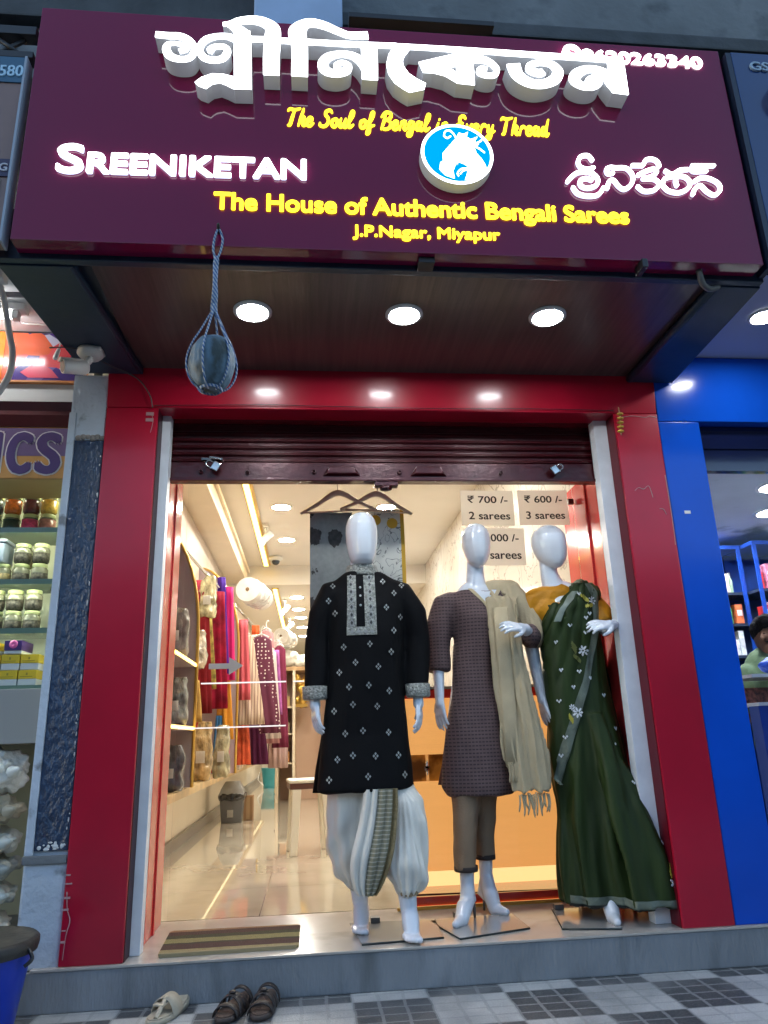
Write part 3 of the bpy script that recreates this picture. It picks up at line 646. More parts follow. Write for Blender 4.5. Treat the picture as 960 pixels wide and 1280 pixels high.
for z in (1.985, 1.722, 1.482, 1.213): MB().box(-3.6, -1.12, .48, .80, z - .010, z).box(-3.6, -1.12, .476, .4795, z - .026, z).build('glass_shelf', M('green_glass_shelf', (.13, .22, .19), .15), lsh)
MB().box(-3.0, -1.14, .60, .64, 2.215, 2.235).build('shelf_lamp', E('shelf_lamp_glow', (.95, 1, .72), 6), lsh)
for z in (1.985, 1.722, 1.482): MB().box(-3.0, -1.14, .484, .500, z - .017, z - .0105).build('shelf_lamp', E('shelf_lamp_low', (.95, 1, .76), 9), lsh)
ics = thing('shop_signboard', (-1.5, .2, 2.15), 'orange and purple signboard ending in the letters ICS, above the jars', 'signboard')
MB().box(-3.4, -1.115, .205, .212, 2.15, 2.41).build('panel', M('orange_violet_panel', (.60, .30, .08), .4), ics)
MB().box(-3.4, -1.115, .2035, .2048, 2.262, 2.405).build('violet_band', M('violet_band', (.16, .10, .22), .4), ics)
m1, m2 = MB(), MB()
for s_, x0, w_ in (('I', -1.505, .045), ('C', -1.437, .118), ('S', -1.303, .118)):
    text(m1, s_, x0, 2.168, w_, .215, .1985, .003, .012); text(m2, s_, x0 - .007, 2.161, w_ + .014, .229, .2022, .0010, .019)
m2.build('letter_outline', M('white_letter', (.75, .72, .7), .5), ics); m1.build('lettering', M('purple_letter', (.075, .04, .16), .4), ics)
po = thing('lottery_poster', (-1.4, .2, 2.6), 'glossy orange purple and pink printed banner under the white soffit, top left', 'banner')
pm = M('banner_print', (.1, .06, .2), .18, coat=.4)
t, b = nodes_of(pm); X, Y, Z, V = xyz(t)
vo = t.nodes.new('ShaderNodeTexVoronoi'); vo.inputs['Scale'].default_value = 9; t.links.new(V, vo.inputs[0])
wn = t.nodes.new('ShaderNodeValToRGB'); wn.color_ramp.interpolation = 'CONSTANT'
for p_, c_ in ((0, (.07, .04, .22)), (.3, (.68, .12, .05)), (.5, (.16, .12, .36)), (.62, (.72, .09, .10)), (.8, (.06, .05, .16)), (.92, (.5, .5, .62))):
    e = wn.color_ramp.elements.new(p_) if p_ else wn.color_ramp.elements[0]; e.color = c_ + (1,)
sepc = t.nodes.new('ShaderNodeSeparateColor'); t.links.new(vo.outputs['Color'], sepc.inputs[0]); t.links.new(sepc.outputs[0], wn.inputs[0])
t.links.new(wn.outputs[0], b.inputs['Base Color'])
MB().box(-3.2, -1.508, .196, .2135, 2.655, 2.925).build('orange_field', M('orange_print', (.75, .22, .03), .2, coat=.3), po)
MB().box(-1.507, -1.115, .198, .2135, 2.66, 2.92).build('picture_field', pm, po)
MB().prism([(-1.42, 2.70), (-1.34, 2.765), (-1.27, 2.715), (-1.235, 2.672), (-1.38, 2.672)], .1955, .1978).build('pink_shape', M('pink_print', (.75, .10, .16), .2, coat=.3), po)
MB().box(-3.2, -1.105, .19, .214, 2.645, 2.655).box(-1.115, -1.10, .19, .214, 2.655, 2.92).build('frame', M('orange_frame', (.6, .22, .06), .4), po)
tl = thing('tube_light', (-1.6, -.05, 2.93), 'lit white tube light batten under the white soffit at left edge', 'light')
MB().box(-2.3, -1.33, -.06, .0, 2.895, 2.9295).build('batten', white_pl, tl, .004)
MB().tube([(-2.28, -.03, 2.875), (-1.39, -.03, 2.875)], .014, 12).build('tube', E('tube_glow', (.95, .98, 1), 9), tl); MB().box(-1.39, -1.36, -.05, -.01, 2.855, 2.895).build('end_cap', white_pl, tl, .004)
fx = thing('ceiling_pipe', (-1.4, -.3, 2.93), 'grey conduit with junction box fixed under the white soffit, top left', 'pipe')
MB().tube([(-2.6, -.16, 2.905), (-1.16, -.16, 2.905)], .013, 10).build('pipe', M('conduit_grey', (.34, .33, .36), .5), fx)
MB().box(-1.37, -1.31, -.36, -.30, 2.86, 2.929).build('junction_box', white_pl, fx, .006)
cb = thing('white_cable', (-1.35, 0, 2.9), 'thick white flexible cable bending down in front of the banner', 'cable')
MB().tube(catmull([(-1.345, -.30, 2.87), (-1.335, -.25, 2.80), (-1.32, -.2, 2.68), (-1.305, -.18, 2.60), (-1.315, -.16, 2.50), (-1.37, -.14, 2.40), (-1.43, -.12, 2.31), (-1.47, -.1, 2.2), (-1.52, -.1, 2.0)]), .014, 10).build('cable', white_pl, cb)
cw = thing('thin_wire', (-1.1, 0, 2.7), 'thin white wires with a loose plug dangling before the banner', 'cable')
MB().tube(catmull([(-1.40, .1, 2.915), (-1.27, .1, 2.905), (-1.215, .1, 2.87), (-1.20, .09, 2.80)]), .004, 6).build('wire', white_pl, cw)
MB().tube(catmull([(-1.155, .05, 2.90), (-1.19, .06, 2.80), (-1.205, .07, 2.745)]), .004, 6).capsule([(-1.203, .07, 2.755), (-1.213, .07, 2.715)], (.010, .013), 8).build('plug', white_pl, cw)

JG = 'jars on the spice shop shelves'
jar_glass = M('jar_plastic', (.30, .29, .20), .12, coat=.5)
lid_m = M('jar_lid', (.56, .60, .30), .4)
def jar(x, y, z, content, fill, label, r=.041, h=.100):
    j = thing('spice_jar', (x, y, z), label, 'jar', JG)
    MB().lathe([(r * .82, 0), (r * .96, .006), (r, .02), (r, h * fill), (.001, h * fill + .001)], (x, y, z), 20).build('contents', content, j)
    MB().lathe([(r * 1.0, h * fill + .001), (r * 1.01, h * .70), (r * .80, h * .80), (r * .80, h * .84), (.001, h * .84)], (x, y, z), 20).build('clear_body', jar_glass, j)
    MB().lathe([(r * .88, h * .80), (r * .90, h * .82), (r * .90, h * .97), (r * .82, h), (.001, h)], (x, y, z), 20).build('lid', lid_m, j)
def cm(n, c): return M(n, c, .3, coat=.5, var=(60, .35))
COLR = {'orange': cm('orange_spice', (.62, .16, .02)), 'wine': cm('wine_spice', (.09, .012, .025)), 'yellow': cm('yellow_spice', (.55, .36, .06)), 'blue': cm('blue_white_spice', (.10, .16, .2)),
        'teal': cm('pale_teal_spice', (.22, .32, .32)), 'green': cm('dark_green_spice', (.012, .04, .035)), 'pink': cm('pink_spice', (.70, .05, .17)), 'speckled': cm('speckled_spice', (.42, .16, .13)),
        'seed': M('dark_seeds', (.07, .06, .045), .5, var=(90, .9)), 'pale': M('pale_seeds', (.34, .26, .12), .5, var=(80, .6))}
XS = (-1.625, -1.535, -1.443, -1.356)
for x, c in zip(XS, ('blue', 'orange', 'wine', 'yellow')):
    jar(x, .60, 2.091, COLR[c], .72, {'blue': 'blue and white striped contents jar in the topmost row, at the picture edge', 'orange': 'jar of bright orange spice in the topmost row of jars', 'wine': 'jar of dark wine red spice in the topmost row of jars', 'yellow': 'jar of mustard yellow spice in the topmost row beside the pillar'}[c])
for x, c in zip(XS, ('teal', 'green', 'pink', 'speckled')):
    jar(x, .60, 1.986, COLR[c], .72, {'teal': 'jar of pale teal contents under the blue striped jar, at the picture edge', 'green': 'jar of dark green contents directly under the orange jar', 'pink': 'jar of hot pink contents under the wine red jar', 'speckled': 'jar of speckled pinkish brown contents under the mustard yellow jar'}[c])
for row, (z, nm) in enumerate(((1.828, 'upper row of the second shelf'), (1.723, 'lower row of the second shelf'), (1.588, 'upper row of the third shelf'), (1.483, 'lower row of the third shelf'))):
    for i, (x, pn) in enumerate(zip((-1.55, -1.46, -1.37), ('leftmost seed jar of three', 'middle seed jar of three', 'seed jar nearest the pillar'))):
        if row == 0 and i == 0: jar(-1.49, .72, z, COLR['pale'], .6, 'smaller jar of pale brown seeds at the back of the second shelf', .036, .09); continue
        jar(x - .012 * (row > 1), .60, z, COLR['pale' if (row == 1 and i == 0) else 'seed'], .5, f'{pn} in the {nm}')
tub = thing('storage_tub', (-1.6, .6, 1.84), 'pale blue plastic tub on the second shelf at the picture edge', 'tub')
MB().box(-1.72, -1.535, .55, .68, 1.828, 1.93).build('tub', M('pale_blue_plastic', (.34, .40, .52), .3), tub, .012); MB().box(-1.73, -1.525, .54, .69, 1.931, 1.945).build('lid', M('lid_plastic', (.45, .5, .6), .3), tub, .004)
yel = M('yellow_carton', (.62, .45, .02), .4); wht_c = M('white_carton', (.56, .60, .62), .5); mark = M('carton_mark', (.28, .22, .02), .5)
BG = 'yellow and white cartons stacked on the bottom shelf'
def carton(x, z, label, h=.072, w_=.082, top=True, name='incense_carton'):
    c = thing(name, (x, .56, z), label, 'carton', BG)
    MB().box(x, x + w_, .50, .66, z, z + h * .42).build('white_half', wht_c, c, .002); MB().box(x, x + w_, .498, .66, z + h * .42 + .0005, z + h).build('yellow_half', yel, c, .002)
    MB().box(x + w_ * .42, x + w_ * .52, .4965, .4975, z + h * .66, z + h * .82).box(x + w_ * .1, x + w_ * .8, .4965, .4975, z + h * .55, z + h * .59).build('printed_mark', mark, c)
for j, rn in enumerate(('lower', 'upper')):
    for i, pn in enumerate(('at the picture edge', 'in the middle', 'nearest the pillar')):
        carton(-1.555 + i * .088 + .004 * j, 1.2135 + j * .0735, f'yellow and white carton {pn}, {rn} row on bottom shelf')
c = thing('open_carton', (-1.5, .56, 1.37), 'larger yellow carton lying on top of the carton stack', 'carton')
MB().box(-1.60, -1.475, .49, .64, 1.3625, 1.378).build('white_base', wht_c, c, .002); MB().box(-1.60, -1.475, .485, .64, 1.3785, 1.415).build('yellow_cover', yel, c, .002); MB().box(-1.545, -1.53, .4835, .4845, 1.39, 1.405).build('printed_mark', mark, c)
c = thing('purple_carton', (-1.4, .56, 1.37), 'purple carton with a pink oval on top of the cartons', 'carton')
MB().box(-1.455, -1.375, .495, .64, 1.3625, 1.378).build('white_base', wht_c, c, .002); MB().box(-1.455, -1.375, .49, .64, 1.3785, 1.425).build('purple_cover', M('purple_carton_print', (.05, .02, .14), .35), c, .002)
MB().lathe([(.001, 0), (.02, 0), (.02, .002), (.001, .002)], (-1.413, .4895, 1.407), 16, 'Y').build('pink_oval', M('pink_oval', (.6, .1, .35), .4), c)
SG_ = 'stacked plastic sacks in the spice shop'
for i, (z, hx, c_, lab) in enumerate(((.83, .12, (.78, .80, .77), 'topmost bulging white plastic sack of the sack pile'), (.665, .075, (.46, .42, .32), 'tan sack second from top of the sack pile'), (.535, .06, (.62, .66, .62), 'pale sack in the middle of the sack pile'),
                                      (.425, .055, (.34, .38, .37), 'dark grey green sack under the middle of the pile'), (.315, .06, (.55, .62, .60), 'pale green sack second from bottom of the sack pile'), (.195, .056, (.66, .68, .64), 'lowest whitish sack of the sack pile'))):
    s_o = thing('plastic_sack', (-1.62, .52, z - hx), lab, 'sack', SG_)
    mm = MB(); mm.ellipsoid((-1.62, .56, z), (.31, .20, hx * 1.05), 24, 14)
    solid('sack', mm, M('sack_plastic', c_, .30, coat=.35, var=(7, .2), bump=(26, .9)), s_o, .009, 1, wrinkler(.032, 15, 15, 24, i * 3.1))
    kn = MB().capsule([(-1.335, .44, z), (-1.305, .42, z + .01)], (.028, .012), 8).build('tied_neck', M('sack_neck', c_, .4), s_o)

# ------------------------------------------------------------------ blue neighbour on the right
blue = M('blue_laminate', (.004, .078, .54), .16, spec=.25, coat=.08, var=(2, .12), bump=(5, .02))
bs = thing('blue_shop', (2.3, .2, .1), 'royal blue laminate shopfront with pillar and fascia at the right edge', 'shopfront')
MB().box(1.728, 1.94, .004, .40, .1455, 2.385).build('pillar', blue, bs, .005)
MB().extr([(-.018, 2.735), (.002, 2.388), (.3, 2.388), (.3, 2.735)], 'X', 1.728, 4.2).build('fascia', blue, bs, .004)
MB().box(1.83, 4.2, -.90, .0, 2.74, 2.78).build('soffit', M('lavender_soffit', (.42, .45, .58), .55), bs)
MB().box(1.942, 4.2, .06, .10, 2.145, 2.384).box(1.942, 4.2, .052, .0595, 2.262, 2.268).build('shutter_box', M('navy_gloss', (.006, .010, .045), .12, coat=.5, bump=(4, .04)), bs)
MB().box(1.942, 4.2, .09, .10, .15, 2.144).build('glass', GLASS('shop_glass', (.95, .97, 1), .25), bs)
MB().box(1.942, 4.2, .12, 2.4, 2.36, 2.40).build('ceiling', M('grey_ceiling', (.55, .58, .64), .6, var=(3, .1), mottle=((.16, .18, .19), 2.4, .58, .68)), bs)
MB().box(1.942, 4.2, 2.4, 2.5, .1, 2.98).build('back_wall', M('blue_wall', (.05, .10, .3), .5), bs)
MB().box(1.942, 4.2, .11, 2.4, .1, .146).build('shop_floor', cement, bs)
MB().box(1.79, 1.82, .002, .0035, 1.905, 1.92).build('sticker', white_pl, bs)
g2 = 'downlights of the blue shop'
downlight((2.098, -.407, 2.739), 'round lit downlight in the lavender soffit at the right picture edge', g2, led_cool, .055)
downlight((2.93, .90, 2.36), 'lit downlight inside the blue shop, just below its dark shutter', g2, led_cool, .10)
downlight((2.98, 2.0, 2.36), 'lit downlight inside the blue shop beside the blue pillar', g2, led_cool, .10)
downlight((3.25, 1.45, 2.36), 'lit downlight deep inside the blue shop, behind the others', g2, led_cool, .10)
bl2 = M('blue_shelf', (.008, .05, .32), .3)
def rack(name, label, x0, x1, y0, y1, levels):
    r_ = thing(name, (x0, y0, .146), label, 'shelf', 'racks inside the blue shop')
    for z in levels: MB().box(x0, x1, y0, y1, z - .02, z).build('shelf_board', M('dark_shelf', (.02, .03, .06), .4), r_)
    MB().box(x0, x1, y1, y1 + .02, .146, levels[-1] + .34).build('back_panel', bl2, r_)
    for x in (x0, x1 - .03): MB().box(x, x + .03, y0 - .012, y0 - .0005, .146, levels[-1] + .34).build('upright', bl2, r_)
    MB().box(x0, x1, y0 - .012, y1, levels[-1] + .341, levels[-1] + .37).build('top_board', bl2, r_); return r_
LV = (.95, 1.19, 1.43, 1.67, 1.91)
rack('product_rack', 'blue rack of cosmetics against the back wall of the blue shop', 2.85, 3.36, 2.1, 2.35, LV)
rack('product_rack', 'blue rack of bottles and boxes at the far right edge of the blue shop', 3.37, 4.15, 1.95, 2.35, LV)
PG = 'products on the racks of the blue shop'
PC = [('red', (.5, .03, .03)), ('orange', (.6, .14, .05)), ('green', (.06, .3, .1)), ('pale green', (.35, .5, .3)), ('cream', (.6, .55, .45)), ('blue', (.04, .15, .5)), ('white', (.65, .66, .7)), ('pink', (.6, .2, .3)), ('yellow', (.6, .5, .1))]
PM = {n: M(n.replace(' ', '_') + '_packaging', c, .3, var=(25, .4)) for n, c in PC}
cap_m = M('bottle_cap', (.6, .6, .62), .4)
rg = random.Random(11); LN = ('lowest', 'second', 'third', 'fourth', 'top')
for li, z in enumerate(LV):
    x = 3.10; k = 0
    while x < 3.66:
        n, c = rg.choice(PC); w_ = rg.uniform(.034, .060); h = rg.uniform(.11, .20); y = 2.10 if x < 3.36 else 1.95
        if 3.325 < x + w_ and x < 3.405: x = 3.405; continue
        k += 1; side = 'back wall rack' if x < 3.36 else 'right rack'
        kind = rg.random() < .5
        o = thing('product_bottle' if kind else 'product_box', (x, y + .05, z), f"{n} {'bottle' if kind else 'box'}, number {k} from left, {LN[li]} shelf of the {side}", 'bottle' if kind else 'box', PG)
        if kind:
            MB().lathe([(w_ * .40, .0), (w_ * .42, h * .6), (w_ * .2, h * .75), (w_ * .2, h * .8)], (x + w_ / 2, y + .05, z + .0005), 14).build('bottle', PM[n], o); MB().lathe([(w_ * .22, h * .8), (w_ * .22, h)], (x + w_ / 2, y + .05, z + .001), 12).build('cap', cap_m, o)
        else:
            MB().box(x, x + w_, y + .01, y + .12, z + .0005, z + h).build('carton', PM[n], o, .003); MB().box(x + w_ * .15, x + w_ * .85, y + .007, y + .0095, z + h * .4, z + h * .7).build('label_panel', cap_m, o)
        x += w_ + rg.uniform(.002, .008)
ct = thing('sales_counter', (2.9, 1.0, .146), 'blue counter with a glass display case in front of the man at right', 'counter')
MB().box(2.58, 3.8, .95, 1.05, .146, 1.03).build('front_panel', bl2, ct, .004); MB().box(2.58, 3.8, .94, 1.30, 1.031, 1.05).build('ledge', white_pl, ct)
MB().box(2.58, 3.8, .95, .955, 1.051, 1.19).build('glass_front', GLASS('case_glass', (.9, .92, .95)), ct); MB().box(2.56, 3.8, .93, 1.30, 1.191, 1.21).build('case_top', white_pl, ct)
MB().box(2.60, 3.8, 1.1, 1.25, 1.051, 1.14).build('case_goods', M('case_goods', (.45, .14, .08), .4, var=(40, .9)), ct)
pn = thing('blue_bag', (2.75, 1.0, 1.21), 'bright blue bag with a pale stripe lying on the sales counter', 'bag')
solid('bag_body', MB().ellipsoid((2.78, 1.0, 1.262), (.12, .07, .050), 16, 10), M('blue_bag_cloth', (.01, .07, .5), .4), pn, .01, 2, wrinkler(.015, 14, 14, 14, 2))
MB().box(2.73, 2.82, .925, .935, 1.285, 1.30).build('pale_stripe', cap_m, pn)
# man behind the counter
skin_b = M('brown_skin', (.12, .058, .035), .6, spec=.2); hair_m = M('black_hair', (.006, .005, .005), .85, spec=.1, bump=(80, .4))
mn = thing('person', (2.95, 1.45, .146), 'dark haired man in a pale green shirt behind the counter of the blue shop', 'person')
mm = MB()
hx, hy, hz = 2.995, 1.38, 1.475
mm.ellipsoid((hx, hy, hz), (.080, .098, .118), 20, 14).ellipsoid((hx - .02, hy - .03, hz - .06), (.055, .06, .06), 14, 10).capsule([(hx - .07, hy - .055, hz + .01), (hx - .088, hy - .075, hz - .018)], (.012, .017), 10)
mm.ellipsoid((hx - .05, hy - .065, hz - .056), (.028, .022, .012), 10, 8).ellipsoid((hx + .01, hy + .085, hz - .01), (.02, .012, .032), 10, 8)
mm.capsule([(hx, hy, hz - .08), (hx + .01, hy + .03, hz - .20)], (.055, .06)).capsule([(hx, hy + .04, 1.24), (hx, hy + .05, .95), (hx, hy + .05, .80)], (.14, .14, .14), 18, .7)
for sx in (-1, 1): mm.capsule([(hx + sx * .17, hy + .04, 1.21), (hx + sx * .21, hy + .03, .98), (hx + sx * .14, hy - .12, .90)], (.05, .042, .03))
for sx in (-1, 1): mm.capsule([(hx + sx * .08, hy + .05, .8), (hx + sx * .09, hy + .05, .48), (hx + sx * .09, hy + .05, .19)], (.075, .055, .045))
solid('body', mm, skin_b, mn, .010, 3)
hm = MB().ellipsoid((hx + .010, hy + .020, hz + .048), (.098, .108, .100), 18, 12).ellipsoid((hx - .01, hy - .05, hz + .10), (.075, .06, .05), 14, 10).ellipsoid((hx + .06, hy + .02, hz - .01), (.05, .075, .08), 14, 10)
solid('hair', hm, hair_m, mn, .008, 2, wrinkler(.006, 40, 40, 40))
MB().ellipsoid((hx - .052, hy - .078, hz - .038), (.028, .012, .006), 10, 6).build('moustache', hair_m, mn)
for q in ((-.062, -.066), (-.02, -.092)): MB().ellipsoid((hx + q[0], hy + q[1], hz + .018), (.008, .006, .003), 8, 6).build('eye', hair_m, mn)
sm_ = MB().capsule([(hx, hy + .045, 1.26), (hx, hy + .05, 1.0), (hx, hy + .05, .78)], (.165, .165, .17), 20, .75)
for sx in (-1, 1): sm_.capsule([(hx + sx * .15, hy + .04, 1.24), (hx + sx * .215, hy + .03, 1.04)], (.075, .06))
solid('shirt', sm_, M('pale_green_shirt', (.13, .20, .10), .8, bump=(60, .2)), mn, .010, 3, wrinkler(.008, 12, 12, 9))
# plastic sheet over a stack outside the glass
ps = thing('plastic_sheet', (2.3, .1, .15), 'clear crumpled plastic sheet draped over a dark stack in the blue doorway', 'sheet')
MB().box(2.18, 2.9, -.08, .045, .1465, .80).build('covered_crate', M('dark_crate', (.02, .03, .06), .5), ps, .01)
mm = MB(); mm.loft([[(2.52 + (.39 + .02 * (1 - z)) * c_ * f_, -.02 + .10 * s_ * f_ - .02 * (1 - z), z) for c_, s_, f_ in [(math.cos(a), math.sin(a), (abs(math.cos(a)) ** 6 + abs(math.sin(a)) ** 6) ** (-1 / 6)) for a in [2 * math.pi * k / 60 for k in range(60)]]] for z in (.15, .3, .45, .6, .75, .86, .90)])
solid('sheet', mm, M('cloudy_plastic', (.30, .34, .38), .18, coat=.6, bump=(16, .8), var=(8, .3)), ps, .012, 1, wrinkler(.022, 9, 9, 5))

# the row across the street, seen only as a dark band mirrored in the glossy shopfront
oc = thing('opposite_building', (0, -14.5, 0), 'grey shop row with dark openings across the street', 'building')
MB().box(-26, 28, -22, -14, -.12, 5.0).build('wall', M('opposite_wall', (.06, .06, .062), .8, var=(.7, .5)), oc)
MB().box(-26, 28, -14.0, -13.2, 2.9, 3.05).build('awning', M('awning', (.05, .05, .06), .7), oc)
for i in range(9): MB().box(-24 + i * 5.6, -20.5 + i * 5.6, -14.03, -13.995, .0, 2.6).build('opening', M('dark_opening', (.015, .015, .017), .5), oc)
for i in range(9): MB().box(-23 + i * 5.6, -21.5 + i * 5.6, -14.03, -13.995, 3.4, 4.5).build('window', M('dark_window', (.03, .035, .045), .2), oc)
# ------------------------------------------------------------------ glass front with an arrow decal and painted light reflections
gf = thing('glass_front', (.4, .60, .146), 'frameless clear glass shop front and door behind the mannequins', 'glass')
MB().box(-.648, .40, .598, .608, .158, 2.40).build('door_pane', glass_m, gf)
MB().box(.404, 1.474, .598, .608, .158, 2.40).build('fixed_pane', glass_m, gf)
MB().box(.404, 1.474, .594, .612, .146, .158).build('floor_channel', gold_m, gf); MB().box(1.445, 1.476, .590, .616, 2.145, 2.175).build('patch_clamp', M('dark_clamp', (.05, .01, .01), .3), gf, .003)
frost = M('frosted_decal', (.55, .60, .52), .6)
MB().prism([(-.505, 1.305), (-.505, 1.278), (-.405, 1.278), (-.405, 1.248), (-.335, 1.292), (-.405, 1.335), (-.405, 1.305)], .5955, .5975).build('arrow_decal', frost, gf)
wd = M('white_reflection_paint', (.78, .76, .72), .5, emit=.25)  # pale glowing strips that paint reflections of lights onto the glass
MB().box(-.54, -.12, .5955, .5975, 1.205, 1.212).build('painted_reflection', wd, gf); MB().box(-.73 + .09, -.12, .5955, .5975, .993, .999).build('painted_reflection', wd, gf)
MB().box(-.085, -.03, .5955, .5975, 1.205, 1.212).build('painted_reflection', wd, gf)
# price cards taped on the glass
paper = M('white_paper', (.78, .76, .72), .75); t, b = nodes_of(paper)
tr = t.nodes.new('ShaderNodeBsdfTranslucent'); tr.inputs[0].default_value = (.9, .87, .82, 1); ms = t.nodes.new('ShaderNodeMixShader'); ms.inputs[0].default_value = .72
t.links.new(b.outputs[0], ms.inputs[1]); t.links.new(tr.outputs[0], ms.inputs[2]); t.links.new(ms.outputs[0], t.nodes['Material Output'].inputs[0]); ink = M('dark_ink', (.02, .02, .025), .7)
def card(x0, x1, z0, z1, a, b_, label, rot):
    c = thing('price_card', ((x0 + x1) / 2, .595, (z0 + z1) / 2), label, 'price card')
    MB().box(x0, x1, .594, .5965, z0, z1).build('paper', paper, c)
    m = MB(); h = z1 - z0; w_ = x1 - x0
    wide = len(a) > 8; text(m, a, x0 + w_ * (.05 if wide else .13), z0 + h * .64, w_ * (.84 if wide else .76), h * .21, .5925, .001, .0011); text(m, b_, x0 + w_ * .14, z0 + h * .17, w_ * .78, h * .22, .5925, .001, .0011)
    m.build('lettering', ink, c); c.rotation_euler = (0, rot, 0)
card(.83, 1.128, 2.020, 2.222, '₹ 700 /-', '2 sarees', 'white price card on the glass reading 700 for 2 sarees', R(.6))
card(1.155, 1.440, 2.022, 2.224, '₹ 600 /-', '3 sarees', 'right white price card on the glass, three sarees for 600', R(0))
card(.88, 1.172, 1.795, 2.004, '₹ 1000 /-', '5 sarees', 'lower price card half hidden by a mannequin head, 000 and sarees showing', R(.6))

# ------------------------------------------------------------------ hangers with sarees
hang_w = M('hanger_wood', (.88, .73, .54), .5, var=(9, .10))
def hanger(cx, zt, half, drop, label, rot):
    h = thing('clothes_hanger', (cx, .47, zt), label, 'hanger', 'wooden hangers behind the mannequin')
    m = MB()
    P = catmull([(cx - half, .47, zt - drop, .016), (cx - half * .55, .47, zt - drop * .55, .020), (cx - half * .2, .47, zt - drop * .12, .028), (cx, .47, zt, .032), (cx + half * .2, .47, zt - drop * .12, .028), (cx + half * .55, .47, zt - drop * .55, .020), (cx + half, .47, zt - drop, .016)])
    m.tube([p[:3] for p in P], [p[3] * .27 for p in P], 10, True, 2.0); m.build('arms', hang_w, h)
    MB().tube([(cx - half + .01, .47, zt - drop + .005), (cx + half - .01, .47, zt - drop + .005)], .0045, 8).build('cross_bar', hang_w, h)
    MB().tube(catmull([(cx, .47, zt + .01), (cx, .47, zt + .06), (cx - .012, .47, zt + .085), (cx, .47, zt + .10)]), .0022, 8).build('hook', chrome, h); h.rotation_euler = (0, rot, 0); return h
hanger(.147, 2.165, .20, .105, 'wooden hanger carrying the grey motif saree, left of the pair', R(-3))
hanger(.355, 2.160, .19, .100, 'wooden hanger carrying the floral saree, right of the pair', R(4))
def draped(name, x0, x1, z0, z1, y, mat, label, amp=.006, fr=40):
    o = thing(name, ((x0 + x1) / 2, y, z1), label, 'saree')
    m = MB(); nx, nz = 24, 12; V = []
    for i in range(nz + 1):
        for j in range(nx + 1):
            x = x0 + (x1 - x0) * j / nx; V.append((x, y + amp * math.sin(fr * (x - x0) + 2) * (.3 + .7 * i / nz) + .004 * math.sin(7 * i + 3 * x), z1 + (z0 - z1) * i / nz))
    k = len(V); W2 = V + [(a, b_ + .006, c) for a, b_, c in V]; F = []
    for i in range(nz):
        for j in range(nx):
            q = (i * (nx + 1) + j, i * (nx + 1) + j + 1, (i + 1) * (nx + 1) + j + 1, (i + 1) * (nx + 1) + j); F += [q, tuple(a + k for a in reversed(q))]
    m.add(W2, F, True); m.build('cloth', mat, o); MB().tube([(x0, y + .003, z1), (x1, y + .003, z1)], .006, 8).build('folded_top', mat, o); return o
grey_sr = M('grey_motif_cloth', (.2, .215, .21), .75)
t, b = nodes_of(grey_sr); X, Y, Z, V = xyz(t)
vo = t.nodes.new('ShaderNodeTexVoronoi'); vo.inputs['Scale'].default_value = 8.5; vo.inputs['Randomness'].default_value = .35
mp = t.nodes.new('ShaderNodeMapping'); mp.inputs['Scale'].default_value = (1, .01, .75); t.links.new(V, mp.inputs[0]); t.links.new(mp.outputs[0], vo.inputs[0])
nz = t.nodes.new('ShaderNodeTexNoise'); nz.inputs['Scale'].default_value = 45; t.links.new(V, nz.inputs[0])
f = mth(t, 'LESS_THAN', mth(t, 'ADD', vo.outputs[0], mth(t, 'MULTIPLY', nz.outputs[0], .25)), .42)
t.links.new(mixc(t, f, mixc(t, nz.outputs[0], (.19, .205, .20), (.31, .325, .315)), mixc(t, nz.outputs[0], (.015, .015, .016), (.10, .095, .09))), b.inputs['Base Color'])
draped('motif_saree', -.0, .22, 1.40, 2.055, .475, grey_sr, 'grey saree with dark leaf motifs hanging behind the male mannequin')
flo = M('floral_cloth', (.68, .67, .60), .75)
t, b = nodes_of(flo); X, Y, Z, V = xyz(t)
vo = t.nodes.new('ShaderNodeTexVoronoi'); vo.inputs['Scale'].default_value = 9; vo.inputs['Randomness'].default_value = .8; t.links.new(V, vo.inputs[0])
n1 = t.nodes.new('ShaderNodeTexNoise'); n1.inputs['Scale'].default_value = 10; n1.inputs['Distortion'].default_value = 1.5; t.links.new(V, n1.inputs[0])
ln = mth(t, 'LESS_THAN', mth(t, 'ABSOLUTE', mth(t, 'SUBTRACT', n1.outputs[0], .5)), .012)
ye = mth(t, 'MAXIMUM', mth(t, 'LESS_THAN', vo.outputs[0], .26), mth(t, 'GREATER_THAN', X, .085))
c1 = mixc(t, mth(t, 'MULTIPLY', ln, .8), (.66, .66, .60), (.05, .06, .06)); t.links.new(mixc(t, ye, c1, (.62, .36, .03)), b.inputs['Base Color'])
draped('floral_saree', .285, .495, 1.40, 2.075, .487, flo, 'white and yellow floral saree hanging behind the male mannequin')

